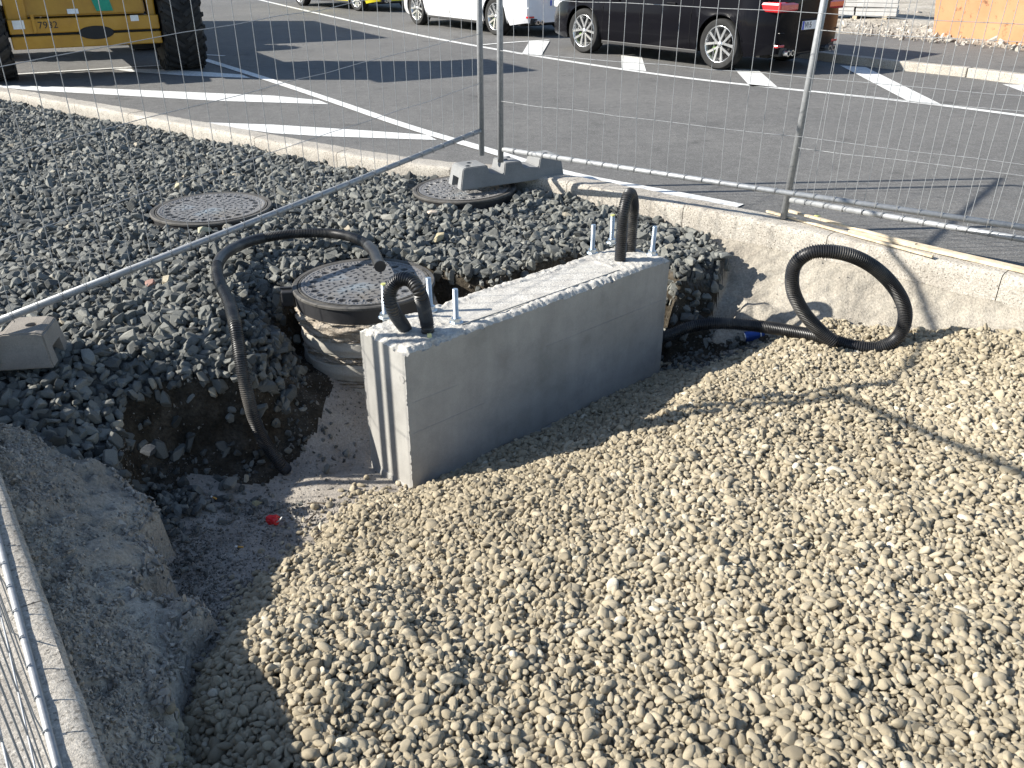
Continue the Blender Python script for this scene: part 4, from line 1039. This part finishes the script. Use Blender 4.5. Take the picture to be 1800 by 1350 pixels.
can = thing('drinks_can', 'crumpled blue drinks can lying among stones beneath the black pipe', 'drinks can', WD(1325, 590, 4.95), 0)
zc_ = float(height(np.array([1.36]), np.array([4.5]))[0][0]); can.location.z = max(can.location.z, zc_+.03)
can.rotation_euler = (0, R(84), R(8))
me = lathe_mesh('can_body', [(.0, -.06), (.026, -.06), (.032, -.05), (.033, -.02), (.031, .0), (.033, .03), (.032, .05), (.027, .058), (0, .058)], 24); bo_ = obj('can_body', me, M['blue_can'], can, smooth=True)
me = lathe_mesh('can_end', [(.0, -.0605), (.022, -.0605), (.027, -.064), (.028, -.059), (.0265, -.056)], 24); obj('can_end', me, M['alu'], can, smooth=True)
me = lathe_mesh('can_stripe', [(.0334, .028), (.0336, .032), (.0334, .036)], 24); obj('can_stripe', me, M['white_plastic'], can)
cup = thing('plastic_cap', 'torn bright red plastic cap on the sandy pit floor', 'plastic cap', W(481, 916, -.585), .4)
cup.rotation_euler = (R(70), R(20), .6)
me = lathe_mesh('cap_cup', [(.0, .03), (.012, .03), (.016, .02), (.018, .0), (.03, -.012), (.028, -.014), (.015, 0)], 12, False, lambda j, a: .006*math.sin(3*a)*(j > 3)); obj('cap_cup', me, M['red'], cup)
bent_tube('cap_stalk', [(0, 0, .028), (.004, .01, .05), (.0, .03, .08)], .003, 6, cup, M['white_plastic'])
def butt(px, py, z, rz, label):
    t = thing('cigarette_butt', label, 'cigarette butt', W(px, py, z), rz)
    bent_tube('filter', [(0, 0, 0), (.022, 0, 0)], .004, 8, t, M['butt_orange']); bent_tube('paper', [(-.012, 0, 0), (0, 0, 0)], .0039, 8, t, M['white_plastic'])
butt(374, 874, -.555, R(-30), 'cigarette butt by the dark rocks on the shaded pit floor')
butt(418, 961, -.535, R(-8), 'cigarette butt on the shaded pit floor next to the pebbles')
def twig(pts, label, r=.003):
    P = [W(*p) for p in pts]; o = obj('twig', tube_mesh('twig', catmull(P, .02), r, 6), M['twig'], label=label, cat='twig'); return o
twig([(538, 918, -.575), (546, 910, -.57), (555, 903, -.568)], 'short thick twig on the sunlit corner of the pit floor', .0035)
twig([(540, 885, -.59), (560, 884, -.588), (572, 885, -.59)], 'thin twig on the shaded sand above the sunlit corner')
twig([(552, 948, -.56), (565, 936, -.56), (575, 931, -.56)], 'thin twig touching the edge of the pebbles')

# ------------------------------------------------------------------ cars
def wheel_parts(parent, c, r=.33, w=.21, side=1, spokes=5, dark=False, caliper=True):
    t = bpy.data.objects.new('wheel', None)
    def prof_tyre():
        return [(r*.70, w*.42), (r*.80, w*.5), (r*.93, w*.5), (r*.985, w*.42), (r, w*.25), (r, -w*.25), (r*.985, -w*.42), (r*.93, -w*.5), (r*.8, -w*.5), (r*.70, -w*.42), (r*.70, w*.42)]
    me = lathe_mesh('tyre', prof_tyre(), 48); ty = obj('wheel', me, M['tyre'], parent, smooth=False); smooth_obj(ty, 40)
    ty.location = c; ty.rotation_euler = (R(-90)*side, 0, 0)
    me = lathe_mesh('rim', [(r*.56, -w*.3), (r*.66, w*.2), (r*.69, w*.42), (r*.71, w*.46), (r*.725, w*.44), (r*.71, w*.38)], 48); obj('rim', me, M['rim'], ty, smooth=True)
    me = lathe_mesh('brake_disc', [(0.02, w*.02), (r*.42, w*.02)], 32); obj('brake_disc', me, M['trim'], ty)
    me = lathe_mesh('wheel_back', [(0.0, -w*.1), (r*.68, -w*.1)], 32); obj('wheel_back', me, M['rim_dark'], ty)
    if caliper:
        obj('caliper', box((r*.30, r*.22, w*.1), (r*.14, r*.26, w*.2), .6, .005), M['caliper'], ty)
    for k in range(spokes):
        a = 2*math.pi*k/spokes+.3
        bm = bmesh.new()
        for dv in (-1, 1):
            p0 = Vector((r*.10*math.cos(a+dv*.9), r*.10*math.sin(a+dv*.9), w*.34)); p1 = Vector((r*.70*math.cos(a+dv*.26), r*.70*math.sin(a+dv*.26), w*.42)); dd = p1-p0
            n = dd.cross(Vector((0, 0, 1))).normalized()
            wa, wb = r*.042, r*.052
            vs_ = [p0+n*wa, p0-n*wa, p1-n*wb, p1+n*wb]; top = [bm.verts.new(v) for v in vs_]; bot = [bm.verts.new(v-Vector((0, 0, w*.14))) for v in vs_]
            bm.faces.new(top)
            for q in range(4): bm.faces.new((top[q], bot[q], bot[(q+1) % 4], top[(q+1) % 4]))
        bmesh.ops.recalc_face_normals(bm, faces=bm.faces)
        obj('spoke', bm, M['rim'], ty)
    me = lathe_mesh('hub_cap', [(0, w*.4), (r*.09, w*.39), (r*.12, w*.33)], 20); obj('hub_cap', me, M['rim'], ty, smooth=True)
    return ty
def car(label, cat, rear_w, front_w, paint, L=4.3, wb=None, estate=False, group='cars parked across the road', hy=.9, face='left', tail='hatch'):
    """rear_w, front_w: plan points of the two camera-side wheels (their outer contact points)"""
    rw, fw = Vector(rear_w), Vector(front_w); u = (fw-rw).normalized(); wb = (fw-rw).length
    left = Vector((-u.y, u.x)); mid = (rw+fw)/2 - left*(hy-.07)
    t = thing('parked_car', label, cat, (mid.x, mid.y, 0), math.atan2(u.y, u.x), group)
    xr, xf = -wb/2, wb/2; x0, x1 = xr-.80, xf+.86; r_w = .335; Ra = r_w+.055
    xs = sorted(set([round(v, 4) for v in list(np.linspace(x0, x1, 90)) + [xr-Ra*.999, xr+Ra*.999, xf-Ra*.999, xf+Ra*.999]]))
    def wid(x):
        e = 1.0
        if x < x0+.5: e = 1-.16*((x0+.5-x)/.5)**2.2
        if x > x1-.7: e = 1-.24*((x-(x1-.7))/.7)**2.0
        return hy*e
    def sill(x):
        z = .19 + .05*max(0, (x-(x1-.5))/.5) + .07*max(0, (x0+.45-x)/.45)
        for xc in (xr, xf):
            if abs(x-xc) < Ra: z = max(z, r_w+math.sqrt(Ra*Ra-(x-xc)**2))
        return z
    def belt(x):
        b = .92+.02*(xf-x)/3
        if x > xf-.45: b = .93 - .26*((x-(xf-.45))/(x1-(xf-.45)))**1.6
        if x < x0+.25: b = .93 - .02*((x0+.25-x)/.25)
        return b
    fr = [0, .06, .16, .3, .45, .6, .75, .88, 1]
    def yprof(z, b):                                 # body-side bulge by height
        tt = (z-.19)/(b-.19); return 1 - .07*max(0, .25-tt)/.25 - .055*max(0, tt-.62)/.38 + .012*math.exp(-((tt-.66)/.05)**2)
    bm = bmesh.new(); rows = []
    for x in xs:
        zb, b = sill(x), belt(x); row = []
        for s in (1, -1):
            half = [(x, s*wid(x)*yprof(zb+(b-zb)*f, b), zb+(b-zb)*f) for f in fr]
            half.append((x, s*wid(x)*.72, b+.03)); half.append((x, s*wid(x)*.35, b+.045))
            row.append(half)
        seq = row[0] + list(reversed(row[1])); rows.append([bm.verts.new(p) for p in seq])
    n = len(rows[0])
    for a, b in zip(rows, rows[1:]):
        for k in range(n-1): bm.faces.new((a[k], b[k], b[k+1], a[k+1]))
    # rounded ends
    for row, sgn in ((rows[0], -1), (rows[-1], 1)):
        m = n//2; prev = row
        for st_, (dx, sc_) in enumerate([(.035, .97), (.06, .90), (.075, .6), (.08, .3)]):
            cur = []
            for v in row: cur.append(bm.verts.new((v.co.x+sgn*dx, v.co.y*sc_, v.co.z if st_ < 3 else v.co.z)))
            for k in range(n-1): bm.faces.new((prev[k], cur[k], cur[k+1], prev[k+1]))
            prev = cur
        for k in range(m-1): bm.faces.new((prev[k], prev[k+1], prev[n-2-k], prev[n-1-k]))
    bmesh.ops.recalc_face_normals(bm, faces=bm.faces)
    body = obj('body', bm, paint, t, smooth=False); smooth_obj(body, 30)
    # greenhouse
    def glass():
        bm = bmesh.new(); rb = x0+.10; prof = [(rb, .93), (rb+.32 if not estate else rb+.28, 1.36), (rb+.7, 1.43), (-.2, 1.47), (.55, 1.42), (1.25, .97)]
        ro = []
        for s in (1, -1): ro.append([bm.verts.new((x, s*(hy*.93 - (z-.93)*.42), z)) for x, z in prof])
        n = len(prof)
        for k in range(n-1): bm.faces.new((ro[0][k], ro[1][k], ro[1][k+1], ro[0][k+1]))
        bm.faces.new(ro[0]); bm.faces.new(list(reversed(ro[1]))); bmesh.ops.recalc_face_normals(bm, faces=bm.faces)
        bmesh.ops.bevel(bm, geom=[e for e in bm.edges if len(e.link_faces) == 2 and e.calc_face_angle(0) > .5], offset=.05, segments=3, affect='EDGES')
        g = obj('windows', bm, M['glass'], t); smooth_obj(g, 40)
        bm = bmesh.new(); pr = [(rb+.28, 1.375), (rb+.7, 1.445), (-.2, 1.485), (.55, 1.435), (.62, 1.40)]; ro = []
        for s in (1, 0, -1): ro.append([bm.verts.new((x, s*(hy*.93-(z-.93)*.40), z+(.015 if s == 0 else 0))) for x, z in pr])
        for a, b in ((0, 1), (1, 2)):
            for k in range(len(pr)-1): bm.faces.new((ro[a][k], ro[b][k], ro[b][k+1], ro[a][k+1]))
        bmesh.ops.recalc_face_normals(bm, faces=bm.faces); g = obj('roof', bm, paint, t, smooth=True)
        for s in (1, -1):
            for (xa, za, xb, zb_) in ((rb+.02, .95, rb+.34, 1.38), (.25, .95, .12, 1.45), (.6, 1.42, 1.22, .98)):
                bent_tube('pillar', [(xa, s*(hy*.935-(za-.93)*.42), za), (xb, s*(hy*.935-(zb_-.93)*.42), zb_)], .03, 8, t, paint)
    glass()
    # underbody and wells
    obj('underbody', box(((x0+x1)/2, 0, .32), (x1-x0-.25, hy*2-.5, .26)), M['well'], t)
    for xc in (xr, xf):
        obj('wheel_well', box((xc, 0, .55), (Ra*2+.06, hy*2-.48, .42)), M['well'], t)
        for s in (1, -1): wheel_parts(t, (xc, s*(hy-.125), r_w), r_w, .21, s)
    # arch lips
    for xc in (xr, xf):
        for s in (1, -1):
            pts = []
            for k in range(17):
                a = R(-14)+R(208)*k/16; x_, z_ = xc+math.cos(a)*Ra, r_w+math.sin(a)*Ra
                if z_ > .2: pts.append((x_, s*(wid(x_)*yprof(z_, belt(x_))-.006), z_))
            bent_tube('arch_lip', pts, .012, 6, t, paint)
    for s in (1, -1):
        obj('sill_trim', box(((xr+xf)/2, s*(hy*.925), .205), (wb-2*Ra-.02, .05, .05), 0, .008), M['trim'], t)
        for xd in (xr+Ra+.12, .12, xf-Ra-.05):
            pts = [(xd+.0, s*(wid(xd)*yprof(z, belt(xd))+.0005), z) for z in np.linspace(.25, .90, 9)]
            bent_tube('door_seam', pts, .0035, 4, t, M['well'])
        for xd in (-.35, .75):
            obj('door_handle', box((xd-.1, s*hy*.985, .82), (.17, .025, .03), 0, .008), paint, t)
        obj('mirror', box((.98, s*(hy+.09), 1.0), (.1, .17, .12), 0, .03), paint, t)
    # rear
    xe = x0-.06
    for s in (1, -1):
        o = obj('tail_lamp', box((xe+.15, s*hy*.66, .84), (.34, hy*.50, .13), 0, .035), M['lamp_red'], t)
        o2 = obj('reversing_lamp', box((xe-.003, s*hy*.60, .81), (.02, .17, .025), 0, .004), M['lamp_clear'], o)
        obj('reflector', box((xe+.04, s*hy*.74, .36), (.1, .16, .035), 0, .008), M['lamp_red'], t)
        obj('headlamp', box((x1-.06, s*hy*.6, .70), (.2, .3, .12), 0, .03), M['lamp_clear'], t)
        for q in (-.05, .05): 
            me = lathe_mesh('exhaust', [(.028, 0), (.036, 0), (.037, .08), (.028, .08)], 20); e = obj('exhaust', me, M['alu'], t); e.location = (xe-.0, s*.52+q, .27); e.rotation_euler = (0, R(-90), 0)
    obj('bumper_valance', box((xe+.07, 0, .285), (.16, hy*1.5, .12), 0, .02), M['trim'], t)
    obj('bumper_crease', box((xe+.02, 0, .52), (.05, hy*1.62, .018), 0, .006), paint, t)
    pl = obj('number_plate', box((xe-.03, 0, .60), (.012, .52, .11), 0, .003), M['plate_white'], t)
    obj('plate_band', box((xe-.0365, .238, .60), (.003, .04, .106)), M['plate_blue'], pl)
    obj('plate_recess', box((xe-.012, 0, .60), (.03, .6, .16), 0, .008), paint, t)
    return t, xe, pl
def text_on(parent, body, size, loc, rot, mt, ext=.0008):
    cu = bpy.data.curves.new('lettering', 'FONT'); cu.body = body; cu.size = size; cu.extrude = ext; cu.align_x = 'LEFT'; cu.align_y = 'CENTER'
    o = bpy.data.objects.new('lettering', cu); SC.collection.objects.link(o)
    bpy.context.view_layer.update(); me = bpy.data.meshes.new_from_object(o.evaluated_get(bpy.context.evaluated_depsgraph_get())); bpy.data.objects.remove(o)
    me.materials.clear(); me.materials.append(mt); o = obj('lettering', me, None, parent); o.location = loc; o.rotation_euler = rot; return o
bk, xe, pl = car('glossy black hatchback with silver twin-spoke wheels parked behind the fence', 'car', (2.93, 12.73), (1.18, 14.76), M['car_black'])
text_on(pl, 'VI\u00b75', .105, (xe-.039, .205, .60), (R(90), 0, R(-90)), M['plate_text'])
wh, _, _ = car('white estate car with twin tailpipes parked in front of the black one', 'car', (-.30, 17.75), (-2.05, 20.1), M['car_white'], estate=True, hy=.93)
ye, _, _ = car('yellow car seen only by its tail at the top edge of the picture', 'car', (-4.05, 24.3), (-6.0, 26.4), M['car_yellow'])

# ------------------------------------------------------------------ yellow site dumper
mA, mB = Vector((-6.78, 11.68)), Vector((-4.72, 12.84)); mu = (mB-mA).normalized(); mc = (mA+mB)/2; ma = math.atan2(mu.y, mu.x)
dump = thing('wheeled_loader', 'yellow construction vehicle with big black tyres and a green emblem', 'construction vehicle', (mc.x, mc.y, 0), ma)
# local: x across, -y towards the viewer, z up
TW, TR = .52, .66
def big_tyre(x, y):
    me = lathe_mesh('tyre', [(TR*.5, TW*.40), (TR*.62, TW*.5), (TR*.86, TW*.5), (TR*.955, TW*.43), (TR*.965, 0), (TR*.955, -TW*.43), (TR*.86, -TW*.5), (TR*.62, -TW*.5), (TR*.5, -TW*.4)], 64)
    o = obj('tyre', me, M['tyre_dusty'], dump); smooth_obj(o, 40); o.location = (x, y, TR); o.rotation_euler = (0, R(90), 0)
    bm = bmesh.new()
    for k in range(26):
        for s in (1, -1):
            a = 2*math.pi*(k+(.5 if s > 0 else 0))/26
            T = Matrix.Rotation(a, 4, 'Z') @ Matrix.Translation((TR*.975, 0, s*TW*.25)) @ Matrix.Rotation(s*R(38), 4, 'X')
            bm_box(bm, (0, 0, 0), (.055, .05, TW*.52), mat=T)
            T = Matrix.Rotation(a+.06*1, 4, 'Z') @ Matrix.Translation((TR*.91, .03, s*TW*.49)); bm_box(bm, (0, 0, 0), (.13, .05, .03), mat=T)
    tr_ = obj('tread', bm, M['tyre_dusty'], o); tr_['kind'] = 'stuff'
    me = lathe_mesh('rim', [(TR*.5, TW*.4), (TR*.46, TW*.3), (TR*.2, TW*.2), (0, TW*.22)], 32); obj('rim', me, M['machine'], o, smooth=True)
hx = (mB-mA).length/2
for x in (-hx, hx):
    for y in (0, 2.9): big_tyre(x, y)
inn = hx-TW/2-.03
def mb(name, c, s, mt, bev=.012, rx=0):
    o = obj(name, box((0, 0, 0), s, 0, bev), M[mt], dump); o.location = c; o.rotation_euler = (rx, 0, 0); return o
mb('lower_beam', (0, -.42, .475), (inn*2, .22, .15), 'machine')
mb('upper_beam', (0, -.42, .665), (inn*2, .22, .17), 'machine')
mb('dark_slot', (0, -.38, .565), (inn*2-.02, .2, .06), 'machine_dark', .004)
bm = bmesh.new(); bmesh.ops.create_cone(bm, segments=40, radius1=.22, radius2=.2, depth=.03, cap_ends=True); o = obj('pivot_hole', bm, M['machine_dark'], dump); o.location = (.1, -.535, .565); o.rotation_euler = (R(90), 0, 0); o.scale = (1, .38, 1)
mb('side_column', (-inn+.12, -.34, 1.0), (.24, .3, .55), 'machine', .02)
mb('side_column', (inn-.06, -.34, .85), (.1, .2, .30), 'machine', .02)
mb('lifting_eye', (-inn+.29, -.545, .70), (.04, .04, .22), 'machine', .012)
mb('hydraulic_hose_block', (inn-.2, -.3, 1.15), (.16, .2, .5), 'machine_dark', .03)
mb('axle', (0, 0, .62), (hx*2-.2, .22, .22), 'machine_dark', .05)
mb('axle_box', (.72, -.02, .40), (.4, .3, .2), 'machine_dark', .04)
mb('axle', (0, 2.9, .62), (hx*2-.2, .22, .22), 'machine_dark', .05)
mb('chassis', (0, 2.2, .80), (.9, 3.2, .3), 'machine_dark', .02)
mb('sticker', (-inn+.12, -.535, .69), (.13, .004, .10), 'white_plastic', .0)
mb('sticker', (inn-.3, -.535, .72), (.10, .004, .07), 'white_plastic', .0)
mb('sticker', (-.12, -.462, .82), (.13, .004, .06), 'white_plastic', .0, R(-18.9))
text_on(dump, '7932', .115, (-.56, -.533, .672), (R(90), 0, 0), M['plate_text'])
# green emblem: an eight-sided star-like plate on the sloping front
bm = bmesh.new(); pts = [(-.28, .26), (-.12, .30), (.0, .30), (.20, .27), (.11, .12), (.14, -.09), (-.06, -.09), (-.10, .08), (-.28, .20)]
vv = [bm.verts.new((x, 0, z)) for x, z in pts]; f = bm.faces.new(vv); r_ = bmesh.ops.extrude_face_region(bm, geom=[f]); bmesh.ops.translate(bm, verts=[v for v in r_['geom'] if isinstance(v, bmesh.types.BMVert)], vec=(0, .004, 0))
o = obj('emblem', bm, M['decal_green'], dump); o.location = (.22, -.436, .90); o.rotation_euler = (R(-18.9), 0, 0)
# out of view above: engine cover, cab, rear mass added for its road shadow
def prism(name, prof, x0, x1, mt):
    bm = bmesh.new(); ro = [[bm.verts.new((x, y, z)) for y, z in prof] for x in (x0, x1)]; n = len(prof)
    for k in range(n): bm.faces.new((ro[0][k], ro[1][k], ro[1][(k+1) % n], ro[0][(k+1) % n]))
    bm.faces.new(ro[0]); bm.faces.new(list(reversed(ro[1]))); bmesh.ops.recalc_face_normals(bm, faces=bm.faces)
    bmesh.ops.bevel(bm, geom=list(bm.edges), offset=.02, segments=2, affect='EDGES'); return obj(name, bm, M[mt], dump)
prism('hood', [(.9, 1.0), (.9, 1.35), (4.55, 1.3), (4.55, 1.0)], -.6, .6, 'machine')
prism('front_body', [(-.47, .77), (-.22, 1.5), (.9, 1.5), (.9, .77)], -inn+.22, inn-.14, 'machine')
prism('cab', [(-.3, 1.51), (-.45, 1.9), (-.6, 2.85), (.75, 2.85), (.9, 1.51)], -.88, .88, 'glass')
prism('cab_roof', [(-.66, 2.84), (-.6, 2.97), (.95, 2.97), (1.0, 2.84)], -1.3, .95, 'machine')  # unseen roof, stretched past the cab so its shadow on the road widens
prism('rear_shadow_mass', [(4.6, .95), (4.6, 2.8), (9.2, 2.8), (9.4, 1.0)], -1.1, 1.1, 'machine')  # unseen block, added to throw the farther shadow across the road
for x in (-hx, hx):
    prism('mudguard', [(-.55, 1.38), (-.5, 1.44), (.5, 1.44), (.75, 1.1), (.70, 1.05), (.45, 1.38)], x-TW/2, x+TW/2, 'machine_dark')

# ------------------------------------------------------------------ orange skip, stack of slabs beyond the pavement
s0, s1 = W(1640, 62, .13), W(1800, 79, .13); su = (s1.xy-s0.xy).normalized(); sa = math.atan2(su.y, su.x); sn = Vector((-su.y, su.x)); sn = sn if sn.y > 0 else -sn
skip = thing('skip_container', 'weathered orange steel skip on the rubble ground beyond the pavement', 'skip', (s0.x, s0.y, .12), sa)
sgn = 1
def skip_mesh():
    L, Wd, H, tp, tk = 2.9, 1.9, 1.5, .30, .03; bm = bmesh.new()
    def ring(o_, z): 
        k = z/H; a = -tp*k*.55 + o_; return [(a, -.10*k+o_, z), (L+tp*k-o_, -.10*k+o_, z), (L+tp*k-o_, Wd+.1*k-o_, z), (a, Wd+.1*k-o_, z)]
    A = [bm.verts.new(p) for p in ring(0, 0)]; B = [bm.verts.new(p) for p in ring(0, H)]; C_ = [bm.verts.new(p) for p in ring(tk, H)]; D_ = [bm.verts.new(p) for p in ring(tk, .05)]
    for P, Q_ in ((A, B), (B, C_), (C_, D_)):
        for k in range(4): bm.faces.new((P[k], P[(k+1) % 4], Q_[(k+1) % 4], Q_[k]))
    bm.faces.new(D_); bm.faces.new(list(reversed(A))); bmesh.ops.recalc_face_normals(bm, faces=bm.faces); return bm
obj('skip_shell', skip_mesh(), M['skip'], skip)
for xr_ in (2.3,):
    o = obj('stiffening_rib', box((0, 0, 0), (.09, .05, 1.42), 0, .01), M['skip'], skip); o.location = (xr_, -.075, .74); o.rotation_euler = (R(4), 0, 0)
obj('top_rim', box((1.5, -.11, 1.5), (3.3, .08, .08), 0, .012), M['skip'], skip)
st0 = W(1470, 30, .13); rs = random.Random(3)
slab = thing('slab_stack', 'stack of pale grey concrete slabs on timber beyond the black car', 'slab stack', (W(1500, 36, .12).x+.25, W(1500, 36, .12).y+.55, .12), R(-24))
for k in range(6):
    for j in range(2):
        obj('slab', box(((j-.5)*.84+rs.uniform(-.02, .02), rs.uniform(-.03, .03), .13+k*.085), (.82, .95, .078), rs.uniform(-.03, .03), .008), M['slab'], slab)
for x in (-.6, 0, .6): obj('bearer', box((x, 0, .045), (.09, 1.0, .09)), M['wood'], slab)
st1 = W(1560, -4, .13)
o = thing('slab_stack', 'low pile of grey slabs farther back near the orange skip', 'slab stack', (st1.x-.5, st1.y+.6, .12), R(-10))
for k in range(3): obj('slab', box((0, 0, .07+k*.11), (1.5, .8, .10), rs.uniform(-.05, .05), .01), M['slab'], o)
print('pebbles', NPEB)
